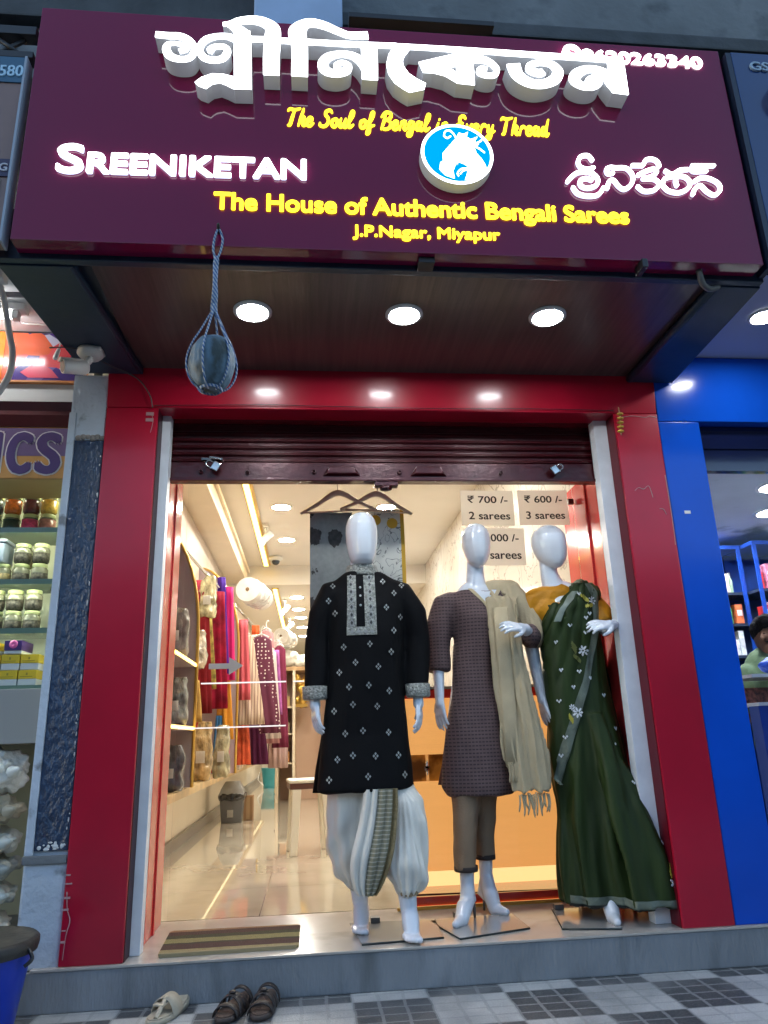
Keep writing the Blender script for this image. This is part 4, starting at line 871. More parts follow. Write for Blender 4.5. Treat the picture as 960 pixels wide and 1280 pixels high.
# ------------------------------------------------------------------ ceiling fittings
G3 = 'downlights in the shop ceiling'
for i, (x, y, z, n) in enumerate(((-.275, 3.65, 3.1, 'nearest round downlight in the cream shop ceiling'), (-.262, 4.88, 3.1, 'second downlight from the glass in the shop ceiling'),
        (-.187, 7.05, 2.85, 'downlight just behind the ceiling step'), (-.175, 8.05, 2.85, 'second downlight behind the ceiling step'), (-.15, 8.85, 2.85, 'third downlight behind the ceiling step'),
        (-.14, 9.95, 2.85, 'fourth downlight behind the ceiling step'), (-.12, 11.1, 2.85, 'fifth downlight behind the ceiling step, farthest seen'))):
    downlight((x, y, z), n, G3, led_warm, .085)
for i, (x, y, z) in enumerate(((.75, 1.5, 3.1), (.75, 3.65, 3.1), (-.28, 2.0, 3.1), (.75, 5.2, 3.1))):
    downlight((x, y, z), ('warm downlight above the counter behind the price cards', 'warm downlight over the middle of the marble wall side', 'warm downlight just inside the glass, above the door', 'warm downlight near the ceiling step on the marble side')[i], G3, led_warm, .085)
cv = thing('cove_strip', (-.5, 4, 3.1), 'golden LED strip running along the near shop ceiling', 'light strip', 'golden ceiling light strips')
MB().box(-.60, -.50, .9, 6.1, 3.085, 3.0995).build('housing', gold_m, cv); MB().box(-.585, -.535, .9, 6.1, 3.076, 3.0845).build('glow', strip_warm, cv)
cv = thing('cove_strip', (-.5, 9, 2.85), 'golden LED strip along the far lower shop ceiling', 'light strip', 'golden ceiling light strips')
MB().box(-.50, -.41, 6.4, 12, 2.835, 2.8495).build('housing', gold_m, cv); MB().box(-.485, -.435, 6.4, 12, 2.826, 2.8345).build('glow', strip_warm, cv)
for x, y, z, n in ((-.46, 4.3, 3.099, 'white track spotlight beside the near golden strip'), (-.36, 7.3, 2.849, 'white track spotlight just behind the ceiling step'), (-.34, 8.9, 2.849, 'white track spotlight farther back by the golden strip')):
    s_o = thing('track_spotlight', (x, y, z), n, 'spotlight', 'track spotlights')
    MB().box(x - .025, x + .025, y - .09, y + .09, z - .03, z).build('adaptor', white_pl, s_o, .003); MB().tube([(x, y, z - .03), (x, y, z - .09)], .010, 8).build('stem', white_pl, s_o)
    MB().tube([(x + .05, y + .03, z - .08), (x - .04, y - .03, z - .19)], .038, 16).build('barrel', white_pl, s_o); MB().tube([(x - .041, y - .031, z - .191), (x - .044, y - .033, z - .195)], .032, 16).build('lens', E('spot_lens', (1, .95, .85), 9), s_o)
dm = thing('dome_camera', (-.40, 5.9, 3.1), 'white dome security camera on the ceiling before the step', 'camera')
MB().lathe([(.001, -.0), (.085, 0), (.085, -.03), (.06, -.05), (.001, -.05)], (-.42, 5.7, 3.099), 20).build('base', white_pl, dm); MB().ellipsoid((-.42, 5.7, 3.045), (.05, .05, .05), 16, 10).build('dome', black_pl, dm)
bmn = thing('ceiling_beam', (-.8, 4, 3.1), 'long cream cornice beam over the wall cabinet inside the shop', 'cornice')
MB().box(-1.055, -.80, 1.0, 6.15, 2.86, 3.09).build('cornice', cream, bmn, .01); MB().box(-.80, -.77, 1.0, 6.15, 2.99, 3.03).build('moulding', cream, bmn, .004)

# ------------------------------------------------------------------ wall cabinet on the left
cab = thing('wall_cabinet', (-.95, 4, .62), 'long wall cabinet of arched mauve dividers and lit shelves on the left shop wall', 'cabinet')
mauve = M('mauve_panel', (.42, .34, .36), .35, var=(3, .06))
def arch(y, top, xo, yb=.03):
    pts = [(-1.055, .665)] + [(xo, .665)] + [(xo + .0, top - .75)] + [(-1.055 + (xo + 1.055) * math.cos(a), top - .75 + .75 * math.sin(a)) for a in [math.pi / 2 * k / 10 for k in range(1, 10)]] + [(-1.055, top)]
    d_ = MB(); d_.prism(pts, y, y + yb); p = d_.build('divider', mauve, cab)
    e = MB(); e.tube([(x, y - .004, z) for x, z in pts[1:]], .011, 8); e.build('gold_edge', gold_m, p)
arch(1.75, 2.36, -.735); arch(3.75, 2.52, -.66); arch(6.2, 2.4, -.62)
MB().box(-1.055, -.76, .95, 10, .615, .66).build('bottom_board', M('cabinet_edge', (.55, .38, .18), .35, var=(8, .3)), cab, .003)
for z in (1.425, 1.03): 
    MB().box(-1.055, -.74, .95, 1.745, z - .025, z).build('shelf', mauve, cab); MB().box(-.7395, -.733, .95, 1.745, z - .022, z - .006).build('light_strip', E('shelf_strip', (1, .62, .12), 2), cab)
MB().box(-.80, -.788, .95, 10, .606, .6145).build('light_strip', E('under_strip', (1, .78, .42), .45), cab)
MB().box(-1.059, -1.05, .95, 10, .667, 2.86).build('back_panel', M('cabinet_back', (.50, .42, .33), .4, var=(2, .15)), cab)
MB().box(-1.058, -1.03, .66, 13, .1465, .235).build('skirting', M('grey_skirting', (.22, .20, .18), .3), cab)
MB().box(-1.054, -1.02, 1.0, 1.7, 1.75, 2.6).build('mirror_panel', M('smoky_mirror', (.20, .19, .18), .10, metal=.6, mottle=((.45, .42, .38), 4, .5, .7)), cab)
MB().tube([(-.92, 2.0, 2.28), (-.62, 6.1, 2.22)], .012, 8).build('hanging_rail', chrome, cab)

# wrapped sarees on the shelves
wrapm = lambda n, c: M(n, c, .16, coat=.7, var=(22, .7), bump=(26, .9), stretch=(1, 1, .5))
WP = 'plastic wrapped sarees in the wall cabinet'
def packet(x, y, z, w_, h, c, lab, i):
    o = thing('wrapped_saree', (x, y, z), lab, 'packet', WP)
    m = MB(); m.loft(ell_rings([(z + .002, x, w_ * .42, y, .035), (z + h * .15, x, w_ * .5, y, .055), (z + h * .6, x, w_ * .46, y + .01, .045), (z + h * .9, x + .01, w_ * .38, y + .02, .03), (z + h, x + .015, w_ * .3, y + .02, .012)], 20, 3))
    solid('wrapping', m, wrapm('wrapped_cloth', c), o, .010, 1, wrinkler(.016, 16, 16, 12, i * 2.7))
    MB().box(x - w_ * .2, x + w_ * .2, y - .062, y - .056, z + h * .3, z + h * .5).build('paper_label', paper, o)
packet(-.815, 1.35, 1.426, .17, .30, (.20, .18, .15), 'grey silvery wrapped saree on the upper shelf near the glass', 1)
packet(-.81, 1.42, 1.031, .17, .28, (.22, .23, .20), 'dull green grey wrapped saree on the middle shelf', 2)
packet(-.815, 1.40, .661, .17, .26, (.06, .06, .065), 'black wrapped saree on the bottom shelf near the glass', 3)
packet(-.80, 2.6, .661, .16, .42, (.40, .26, .10), 'golden brown wrapped saree behind the divider, bottom shelf', 4)
packet(-.70, 3.0, .661, .13, .40, (.32, .28, .16), 'olive gold wrapped saree beside the golden brown one', 5)
packet(-.86, 2.5, 1.45, .17, .30, (.42, .36, .26), 'beige wrapped saree above the golden brown one', 6)
packet(-.84, 2.9, 1.9, .15, .36, (.42, .37, .20), 'pale gold wrapped saree high beside the mauve arch', 7)
# hanging garments
HG = 'garments hanging along the left wall'
def garment(x, y, zt, zb, wt, wb, dx, mat, lab, nf=5, amp=.28, name='hanging_garment', shoulders=True, hang=True, seed=0, dep=.05):
    o = thing(name, (x, y, zt), lab, 'garment', HG)
    rows = []
    if shoulders: rows += [(zt + .045, x, wt * .12, y, .02), (zt + .03, x, wt * .3, y, .025), (zt, x, wt * .5, y, .03)]
    else: rows += [(zt, x, wt * .5, y, .025)]
    for k in range(1, 9):
        q = k / 8; rows.append((zt + (zb - zt) * q, x + dx * q, (wt + (wb - wt) * q) * .5, y, .03 + (dep - .03) * q))
    m = MB(); m.loft(ell_rings(rows[::-1], 64, 2.6, lambda a, z: amp * min(1, (zt + .05 - z) / (zt - zb + .01) + .15) * math.sin(nf * 2 * a + seed + 2 * z)))
    g_ = m.build('cloth', mat, o)
    if hang:
        MB().tube(catmull([(x, y, zt + .04), (x, y, zt + .12), (x + .02, y, zt + .15), (x + .03, y, zt + .13)]), .004, 6).tube([(x - wt * .38, y, zt + .03), (x, y, zt + .07), (x + wt * .38, y, zt + .03)], .009, 8).build('hanger', white_pl, o)
    return o
def cloth(n, c, st=None, **k): return M(n, c, .75, spec=.2, bump=(30, .2), **k)
def striped(n, c1, c2, freq, axis=0, wd=.3):
    m = M(n, c1, .75); t, b = nodes_of(m); a = xyz(t)
    f = mth(t, 'LESS_THAN', mth(t, 'FRACT', mth(t, 'ADD', mth(t, 'MULTIPLY', a[axis], freq), 50.2)), wd); t.links.new(mixc(t, f, c1, c2), b.inputs['Base Color']); return m
def dotted(n, c1, c2, sc, r_=.22):
    m = M(n, c1, .75); t, b = nodes_of(m); a = xyz(t); v = t.nodes.new('ShaderNodeTexVoronoi'); v.inputs['Scale'].default_value = sc; v.inputs['Randomness'].default_value = .3; t.links.new(a[3], v.inputs[0])
    t.links.new(mixc(t, mth(t, 'LESS_THAN', v.outputs[0], r_), c1, c2), b.inputs['Base Color']); return m
garment(-.90, 2.9, 2.12, 1.15, .13, .17, .02, cloth('deep_red_cloth', (.20, .008, .012)), 'deep red saree drape hanging nearest the glass on the left wall', 4, .3, shoulders=False, hang=False)
garment(-.90, 2.7, 1.14, .70, .10, .13, .01, cloth('rust_cloth', (.30, .03, .02)), 'rust red cloth hanging low beside the wrapped sarees', 4, .3, shoulders=False, hang=False, seed=2)
garment(-.83, 3.30, 2.20, 1.20, .15, .17, .03, cloth('crimson_cloth', (.28, .006, .03), var=(9, .5)), 'crimson saree hanging beside the deep red drape', 4, .3, shoulders=False, hang=False, seed=1)
garment(-.80, 3.45, 2.36, 1.50, .07, .09, .04, cloth('violet_cloth', (.07, .02, .30)), 'violet saree strip hanging beside the mauve arch', 3, .25, shoulders=False, hang=False)
garment(-.735, 3.50, 2.28, 1.45, .07, .09, .02, cloth('magenta_cloth', (.60, .02, .16)), 'magenta saree strip hanging beside the violet one', 3, .25, shoulders=False, hang=False, seed=3)
garment(-.76, 3.55, 1.55, .95, .09, .13, .02, cloth('amber_cloth', (.62, .26, .03)), 'amber yellow saree hanging below the violet strip', 3, .3, shoulders=False, hang=False, seed=2)
garment(-.79, 3.52, 1.15, .85, .05, .07, .0, cloth('sky_blue_cloth', (.06, .22, .50)), 'bright blue cloth strip hanging low by the amber saree', 3, .3, shoulders=False, hang=False)
garment(-.76, 3.6, .98, .68, .10, .14, -.02, cloth('scarlet_cloth', (.55, .02, .02)), 'scarlet cloth at the bottom of the colourful sarees', 3, .2, shoulders=False, hang=False)
garment(-.88, 3.1, 1.95, 1.35, .10, .14, .02, cloth('teal_gold_cloth', (.35, .26, .06), var=(14, .7)), 'golden patterned cloth hanging between the red drapes', 3, .3, shoulders=False, hang=False, seed=5)
garment(-.64, 3.95, 2.05, 1.3, .08, .10, .02, cloth('rose_cloth', (.55, .10, .12)), 'rose red scarf hanging just before the beige striped kurta', 3, .3, shoulders=False, hang=False, seed=3)
garment(-.45, 5.0, 1.85, .95, .15, .17, .04, cloth('white_rose_cloth', (.60, .50, .46)), 'off white garment hanging behind the dotted kurta', 4, .2, seed=6)
garment(-.36, 5.6, 1.95, .85, .14, .16, .02, cloth('wine_cloth', (.16, .02, .05)), 'wine coloured garment hanging beyond the off white one', 4, .2, seed=7)
garment(-.69, 4.1, 1.90, 1.08, .27, .27, .11, striped('striped_cotton', (.60, .46, .34), (.20, .10, .08), 36, 0, .22), 'beige striped kurta on a white hanger behind the arrow decal', 5, .14, seed=1, dep=.07)
garment(-.735, 4.35, 1.65, .78, .20, .24, .03, cloth('plum_cloth', (.10, .018, .035)), 'plum kurta hanging low behind the beige striped one', 4, .15, hang=False, shoulders=False, dep=.06)
garment(-.50, 4.5, 1.92, 1.0, .20, .20, .10, dotted('dotted_plum', (.11, .012, .04), (.7, .6, .55), 26), 'plum kurta with white dots hanging right of the beige striped one', 4, .12, seed=2, dep=.06)
garment(-.56, 4.8, 1.1, .70, .16, .18, .02, cloth('dark_plum_shawl', (.09, .012, .05)), 'dark plum shawl with fringe hanging under the dotted kurta', 5, .3, hang=False, shoulders=False)
garment(-.50, 5.3, 2.1, .9, .16, .18, .06, cloth('dusty_pink_cloth', (.42, .20, .20)), 'dusty pink garment hanging behind the dotted kurta', 4, .2, seed=4)
garment(-.60, 5.0, 2.15, 1.5, .08, .10, .01, cloth('orange_red_cloth', (.60, .09, .02)), 'orange red scarf hanging below the white fabric roll', 3, .3, shoulders=False, hang=False)
garment(-.41, 6.0, 2.05, .62, .17, .19, .03, cloth('pale_pink_cloth', (.52, .36, .34)), 'pale pink long dress hanging farthest along the left wall', 5, .25, seed=1)
FS = 'folded sarees stacked on the cabinet board'
for i, (x, y, z, c_, lab) in enumerate(((-.83, 3.95, .661, (.45, .03, .05), 'folded red saree at the bottom of the stack beneath the striped kurta'), (-.83, 3.95, .712, (.60, .33, .06), 'folded golden saree on top of the folded red one'), (-.80, 4.75, .661, (.50, .42, .36), 'folded cream saree under the plum garments'), (-.80, 4.75, .706, (.42, .06, .18), 'folded magenta saree on the folded cream one'), (-.80, 4.75, .751, (.08, .18, .30), 'folded teal blue saree topping the far folded stack'))):
    o = thing('folded_saree', (x, y, z), lab, 'folded saree', FS); MB().box(x - .10, x + .10, y - .15, y + .15, z + .0005, z + .044).build('folded_cloth', cloth('folded_' + str(i), c_, var=(18, .4)), o, .014, None, 3); MB().box(x - .101, x + .101, y - .05, y + .02, z + .002, z + .0455).build('zari_stripe', gold_m, o, .013)
for x, y, zt, zb, wt, wb, c_, lab, sd in ((-.93, 3.05, 2.25, 1.5, .08, .10, (.50, .05, .10), 'coral red drape hanging high nearest the mauve arch', 1), (-.86, 2.3, 1.36, 1.07, .12, .12, (.50, .30, .08), 'golden cloth bundle hanging above the wrapped sarees', 2), (-.58, 4.65, 2.0, 1.3, .09, .12, (.70, .55, .45), 'peach scarf hanging between the striped and dotted kurtas', 3), (-.40, 5.2, 1.9, 1.2, .10, .12, (.35, .10, .30), 'purple scarf hanging right of the dotted kurta', 4), (-.66, 4.25, 1.25, .72, .10, .12, (.58, .10, .04), 'orange cloth hanging low under the striped kurta', 5)):
    garment(x, y, zt, zb, wt, wb, .02, cloth('extra_cloth_' + str(sd), c_, var=(12, .4)), lab, 4, .3, shoulders=False, hang=False, seed=sd)
# fabric rolls and bundles
def roll(x, y, z, r_, lab):
    o = thing('fabric_roll', (x, y, z), lab, 'fabric roll', 'white fabric rolls on the cabinet'); d_ = Vector((.22, .95, -.02))
    p0 = Vector((x, y, z)); MB().tube([p0, p0 + d_ * .02, p0 + d_ * .5], [r_ * .97, r_, r_], 24).build('cloth_roll', M('white_roll_cloth', (.66, .64, .60), .6, bump=(18, .3), var=(8, .1)), o)
    MB().tube([p0 - d_ * .004, p0 + d_ * .05], r_ * .16, 12).build('tube_core', M('brown_core', (.18, .11, .05), .7), o)
    m = MB(); m.tube([p0 + d_ * .12, p0 + d_ * .3, p0 + d_ * .55], [r_ * 1.04, r_ * 1.1, r_ * .9], 24); solid('plastic_wrap', m, M('wrap_film', (.62, .62, .62), .15, coat=.7, bump=(20, .8)), o, .012, 1, wrinkler(.012, 14, 14, 14))
roll(-.625, 4.15, 2.39, .125, 'white fabric roll, end facing the door, above the beige striped kurta')
roll(-.40, 7.0, 2.30, .115, 'farther white fabric roll high on the left side, by the lamps')
bu = thing('white_bundle', (-.25, 7.3, 1.9), 'bundle of white plastic wrapped cloth on top of the display cabinet', 'bundle')
mm = MB(); mm.ellipsoid((-.30, 7.3, 2.02), (.15, .14, .12)).ellipsoid((-.12, 7.3, 1.98), (.13, .13, .10)).ellipsoid((.05, 7.35, 1.98), (.13, .13, .10)); solid('bundle', mm, M('white_bundle_film', (.68, .66, .58), .3, coat=.4, bump=(14, .6)), bu, .015, 1, wrinkler(.03, 9, 9, 9))
# display cabinet far back with golden figure
dc = thing('display_cabinet', (-.15, 7.5, .146), 'cream display cabinet with golden decoration deep in the shop', 'cabinet')
MB().box(-.46, .25, 7.75, 7.8, .146, 1.85).build('back_panel', M('peach_panel', (.62, .42, .30), .4), dc); MB().box(-.46, .25, 7.2, 7.8, 1.85, 1.90).build('top_board', wood_l, dc)
for x in (-.46, -.24, .22): MB().box(x, x + .035, 7.2, 7.75, .146, 1.85).build('upright', cream, dc)
for z in (.62, 1.0, 1.35): MB().box(-.424, -.241, 7.22, 7.74, z, z + .02).build('shelf', cream, dc)
mm = MB(); rg2 = random.Random(5)
for i in range(14): mm.ellipsoid((-.12 + rg2.uniform(-.07, .07), 7.35 + rg2.uniform(-.04, .04), 1.40 + rg2.uniform(0, .38)), (.05, .04, .06), 10, 8)
MB().box(-.2, -.04, 7.25, 7.5, 1.36, 1.40).build('gold_stand', gold_m, dc); solid('gold_ornament', mm, gold_m, dc, .014, 1, wrinkler(.02, 14, 14, 14))
for i, (z, c_) in enumerate(((.64, (.5, .25, .1)), (1.02, (.4, .3, .2)), (1.37, (.55, .42, .2)))): MB().box(-.40, -.28, 7.3, 7.6, z + .001, z + .14).build('folded_cloth', cloth('folded_cloth', c_), dc, .01)
# trash bin, parcel, bucket, stools, chair
tb = thing('swing_bin', (-.80, 5, .146), 'grey swing-lid dustbin with a black liner against the left wall', 'dustbin')
MB().loft([[(x, y, z) for x, y in ((-.80 - a, 5 - b_), (-.80 + a, 5 - b_), (-.80 + a, 5 + b_), (-.80 - a, 5 + b_))] for z, a, b_ in ((.147, .10, .09), (.40, .12, .11), (.41, .125, .115))], False).build('bin_body', M('bin_grey', (.12, .12, .12), .4), tb, .008)
MB().loft([[(x, y, z) for x, y in ((-.80 - a, 5 - b_), (-.80 + a, 5 - b_), (-.80 + a, 5 + b_), (-.80 - a, 5 + b_))] for z, a, b_ in ((.411, .128, .118), (.47, .11, .10), (.54, .07, .06))], False).build('swing_lid', M('bin_lid_grey', (.30, .30, .29), .4), tb, .01)
mm = MB(); mm.loft(ell_rings([(.36, -.80, .130, 5, .125), (.40, -.80, .140, 5, .13), (.425, -.80, .135, 5, .125)], 24, 4)); solid('black_liner', mm, M('liner_black', (.01, .01, .011), .25, coat=.5), tb, .010, 1, wrinkler(.016, 22, 22, 14)); 
MB().box(-.84, -.78, 4.895, 4.899, .20, .27).build('sticker', paper, tb)
bx = thing('cardboard_box', (-.66, 5.15, .146), 'small brown cardboard box beside the grey dustbin', 'box'); MB().box(-.695, -.60, 5.1, 5.3, .1465, .38).build('carton', M('cardboard', (.30, .17, .08), .8), bx, .004); MB().box(-.665, -.63, 5.098, 5.0995, .16, .37).build('tape', M('tan_tape', (.4, .26, .13), .4), bx)
bk = thing('teal_bucket', (-.66, 10.5, .146), 'teal plastic bucket on the floor deep in the shop', 'bucket'); teal = M('teal_plastic', (.03, .26, .32), .4)
MB().lathe([(.11, 0), (.15, .32), (.16, .33), (.145, .33), (.105, .02), (.001, .02)], (-.70, 10.5, .147), 24).build('pail', teal, bk); MB().tube(catmull([(-.85, 10.5, .46), (-.9, 10.45, .3), (-.80, 10.36, .2)]), .008, 6).build('bail', white_pl, bk)
seat_b = M('brown_seat', (.12, .05, .035), .4)
st = thing('plastic_stool', (.0, 2.55, .146), 'cream plastic stool with a brown band, just inside the glass', 'stool')
def legs(root, cx, cy, hx_, hy_, zt, r_, mat):
    for sx in (-1, 1):
        for sy in (-1, 1): MB().tube([(cx + sx * hx_, cy + sy * hy_, .147), (cx + sx * (hx_ - .035), cy + sy * (hy_ - .035), zt)], r_, 8).build('leg', mat, root, .002)
for sx in (-1, 1):
    for sy in (-1, 1):
        x, y = .0 + sx * .13, 2.62 + sy * .15
        MB().hexa([(x - .026, y - .026, .147), (x + .026, y - .026, .147), (x + .026, y + .026, .147), (x - .026, y + .026, .147), (x - sx * .025 - .032, y - sy * .02 - .03, .585), (x - sx * .025 + .032, y - sy * .02 - .03, .585), (x - sx * .025 + .032, y - sy * .02 + .03, .585), (x - sx * .025 - .032, y - sy * .02 + .03, .585)]).build('leg', ivory, st, .008)
MB().box(-.155, .155, 2.46, 2.78, .586, .625).build('apron', seat_b, st, .006); MB().box(-.16, .16, 2.455, 2.785, .626, .650).build('seat', ivory, st, .010)
st.rotation_euler = (0, 0, R(6))
ch = thing('plastic_chair', (-.08, 8, .146), 'cream plastic chair with a brown back, deep in the shop', 'chair')
legs(ch, -.07, 8.0, .19, .19, .60, .022, ivory); MB().box(-.27, .13, 7.82, 8.2, .60, .635).build('seat', ivory, ch, .01)
MB().box(-.26, .12, 7.80, 7.83, .72, 1.0).build('backrest', M('taupe_back', (.16, .12, .10), .4), ch, .01)
for x in (-.26, .10): MB().box(x, x + .02, 7.79, 7.835, .636, 1.02).build('back_post', ivory, ch, .005)
st2 = thing('round_stool', (-.42, 8.6, .146), 'pale yellow round stool with a red cushion deep in the shop', 'stool')
MB().lathe([(.14, 0), (.15, .02), (.14, .50), (.001, .50)], (-.40, 8.9, .147), 20).build('drum', M('pale_yellow_drum', (.56, .47, .26), .4), st2); MB().lathe([(.001, .501), (.15, .501), (.155, .53), (.13, .56), (.001, .57)], (-.40, 8.9, .147), 20).build('cushion', seat_b, st2)
pw = thing('person', (.0, 8.6, .146), 'person in a pink top seated with back turned, deep in the shop', 'person')
mm = MB(); hx, hy, hz = -.115, 8.62, 1.30
mm.ellipsoid((hx, hy, hz), (.075, .09, .11)).capsule([(hx + .01, hy, hz - .08), (hx + .04, hy, hz - .2)], (.05, .055)).capsule([(.0, 8.6, 1.08), (.02, 8.58, .85), (.03, 8.56, .72)], (.13, .13, .15), 16, .7)
for sx in (-1, 1):
    mm.capsule([(.0 + sx * .15, 8.6, 1.05), (.02 + sx * .2, 8.64, .85), (.02 + sx * .12, 8.82, .78)], (.05, .042, .03)); mm.capsule([(.03 + sx * .09, 8.6, .72), (.03 + sx * .12, 9.0, .70), (.03 + sx * .12, 9.02, .2)], (.08, .065, .045))
solid('body', mm, skin_b, pw, .012, 2)
hr = MB().ellipsoid((hx - .005, hy - .02, hz + .03), (.088, .10, .11)).capsule([(hx, hy - .07, hz + .02), (hx + .02, hy - .09, hz - .2)], (.06, .04)); solid('hair', hr, hair_m, pw, .012, 2)
tp = MB().capsule([(.0, 8.6, 1.10), (.02, 8.58, .85), (.03, 8.56, .70)], (.15, .15, .18), 18, .75)
for sx in (-1, 1): tp.capsule([(.0 + sx * .13, 8.6, 1.06), (.02 + sx * .2, 8.62, .88)], (.075, .06))
solid('pink_top', tp, cloth('pink_top', (.55, .06, .16)), pw, .012, 2, wrinkler(.012, 12, 12, 9))
ps2 = MB().capsule([(.03, 8.6, .70), (.03, 9.0, .69)], (.15, .13)); solid('trousers', ps2, cloth('dark_trousers', (.03, .03, .04)), pw, .014, 2)
sb = thing('seat_bench', (.03, 8.6, .146), 'low brown bench under the seated person in pink', 'bench'); MB().box(-.2, .26, 8.42, 8.74, .50, .55).build('seat', seat_b, sb, .01); legs(sb, .03, 8.58, .18, .12, .50, .02, seat_b)

# ------------------------------------------------------------------ counter with lit orange panels
cn = thing('billing_counter', (.9, 1.0, .146), 'backlit orange panelled billing counter with a red base, behind the female mannequins', 'counter')
org = M('orange_onyx', (.62, .30, .10), .35, var=(6, .06), bump=(90, .08), stretch=(.2, .2, 3), emit=.17, ecol=(1.0, .46, .13))
MB().box(.50, 1.44, .86, .90, .83, 1.118).build('upper_panel', org, cn, .004)
m = MB(); m.prism([(.50, .265), (1.365, .265), (1.365, .64), (1.33, .695), (.50, .695)], .86, .90); m.build('lower_panel', org, cn, .004)
brz = M('bronze_recess', (.20, .10, .025), .22, metal=.35, mottle=((.62, .38, .09), 7, .46, .62))
MB().box(.50, 1.46, .93, 1.30, .19, 1.118).build('carcass', brz, cn, .003)
for x in (.62, 1.30): MB().tube([(x, .89, .696), (x, .89, .829)], .010, 12).lathe([(.016, 0), (.016, .02)], (x, .89, .75), 12).build('standoff_bolt', chrome, cn)
MB().box(.485, 1.45, .84, 1.32, 1.119, 1.165).build('red_top', M('red_counter_top', (.75, .03, .02), .15, coat=.5), cn, .004); MB().box(.48, 1.455, .835, 1.33, 1.166, 1.18).build('glass_top', M('counter_glass', (.35, .33, .28), .08), cn)
MB().box(.492, 1.366, .872, .89, .194, .264).build('light_strip', E('counter_strip', (1.0, .64, .26), .30), cn)
m = MB(); m.extr([(.47, .66)] + [(.47 + .08 * (1 - math.cos(a)), .70 + .0) for a in (0,)] + [(.50, .64), (1.47, .64), (1.47, .93), (.47, .93)], 'Z', .146, .192); MB().box(.47, 1.47, .6365, .6395, .1465, .153).build('edge_strip', E('plinth_strip', (1.0, .62, .18), .55), cn)
m.build('red_plinth', M('red_plinth', (.62, .018, .020), .12, coat=.6), cn, .004)
MB().box(1.372, 1.40, .84, .93, .192, .83).build('side_post', M('dark_bronze', (.05, .03, .012), .3, metal=.5), cn)

# ------------------------------------------------------------------ doormat, charms, camera, cables, shoes, bin
dmat = thing('doormat', (-.3, .24, .146), 'worn doormat striped brown cream and green on the platform before the door', 'doormat')
dm_m = M('striped_mat', (.3, .2, .1), .9, bump=(220, .8)); t, b = nodes_of(dm_m); X, Y, Z, V = xyz(t)
rp = t.nodes.new('ShaderNodeValToRGB'); rp.color_ramp.interpolation = 'CONSTANT'
for i, (p_, c_) in enumerate(((0, (.40, .33, .15)), (.16, (.07, .022, .02)), (.36, (.035, .030, .016)), (.42, (.34, .31, .12)), (.60, (.045, .055, .018)), (.74, (.075, .024, .02)), (.90, (.36, .20, .09)))):
    e = rp.color_ramp.elements[0] if i == 0 else rp.color_ramp.elements.new(p_) if p_ else None
    e.position = p_; e.color = c_ + (1,)
n_ = t.nodes.new('ShaderNodeTexNoise'); n_.inputs['Scale'].default_value = 12; n_.inputs['Detail'].default_value = 8; t.links.new(V, n_.inputs[0])
t.links.new(mth(t, 'ADD', mth(t, 'DIVIDE', mth(t, 'ADD', Y, .19), .38), mth(t, 'MULTIPLY', mth(t, 'SUBTRACT', n_.outputs[0], .5), .06)), rp.inputs[0])
n2 = t.nodes.new('ShaderNodeTexNoise'); n2.inputs['Scale'].default_value = 60; t.links.new(V, n2.inputs[0])
t.links.new(mixc(t, mth(t, 'MULTIPLY', n2.outputs[0], .55), rp.outputs[0], (.10, .06, .035)), b.inputs['Base Color'])
m = MB(); m.extr([(-.575, .05), (-.06, .065), (-.046, .085), (-.044, .40), (-.055, .418), (-.59, .428), (-.602, .41), (-.585, .07)], 'Z', .1455, .156); m.build('mat', dm_m, dmat, .003)
MB().extr([(-.578, .046), (-.058, .060), (-.058, .068), (-.578, .054)], 'Z', .1455, .159).build('bound_edge', M('mat_binding', (.30, .24, .13), .9), dmat)

nut = thing('hanging_coconut', (-.32, -.985, 2.1), 'dusty blue green coconut hung in a knotted rope net before the maroon sign', 'coconut')
x, y = -.322, -.985
co = M('blue_green_husk', (.085, .15, .205), .62, var=(11, .45), bump=(34, .5), mottle=((.03, .045, .045), 9, .54, .64), stretch=(1, 1, .5))
mm = MB(); mm.loft(ell_rings([(2.028, x, .026, y, .026), (2.040, x, .045, y, .045), (2.066, x, .064, y, .064), (2.105, x, .076, y, .076), (2.140, x, .078, y, .078), (2.175, x, .070, y, .070), (2.203, x, .052, y, .052), (2.219, x, .028, y, .028), (2.223, x, .010, y, .010)], 28, 2)); solid('husk', mm, co, nut, .004, 2, wrinkler(.005, 18, 18, 9))
rope = M('blue_white_rope', (.16, .24, .36), .8, bump=(200, .6)); t, b = nodes_of(rope); X, Y, Z, V = xyz(t)
t.links.new(mixc(t, mth(t, 'LESS_THAN', mth(t, 'FRACT', mth(t, 'ADD', mth(t, 'MULTIPLY', Z, 55), mth(t, 'MULTIPLY', X, 90))), .45), (.08, .16, .34), (.45, .50, .55)), b.inputs['Base Color'])
for k in range(6):
    a = k * math.pi / 3 + .3; P = [(x, y, 2.34)]
    for rr_, zz in ((.020, 2.295), (.045, 2.238), (.066, 2.195), (.082, 2.135), (.078, 2.085), (.058, 2.045), (.024, 2.024)): P.append((x + rr_ * math.cos(a), y + rr_ * math.sin(a), zz))
    MB().tube(catmull(P, 4), .0034, 6).build('net_strand', rope, nut)
MB().lathe([(.034, 0), (.040, .006), (.034, .012), (.028, .006)], (x, y, 2.026), 20, 'Z', True, True).build('bottom_ring', rope, nut)
MB().tube([(x, y, 2.33), (x + .004, y, 2.39), (x + .001, y, 2.44), (x + .004, y, 2.53)], [.009, .007, .006, .005], 8).tube([(x - .006, y, 2.33), (x - .003, y, 2.42), (x - .006, y, 2.52)], [.008, .006, .005], 8).build('twisted_rope', rope, nut)
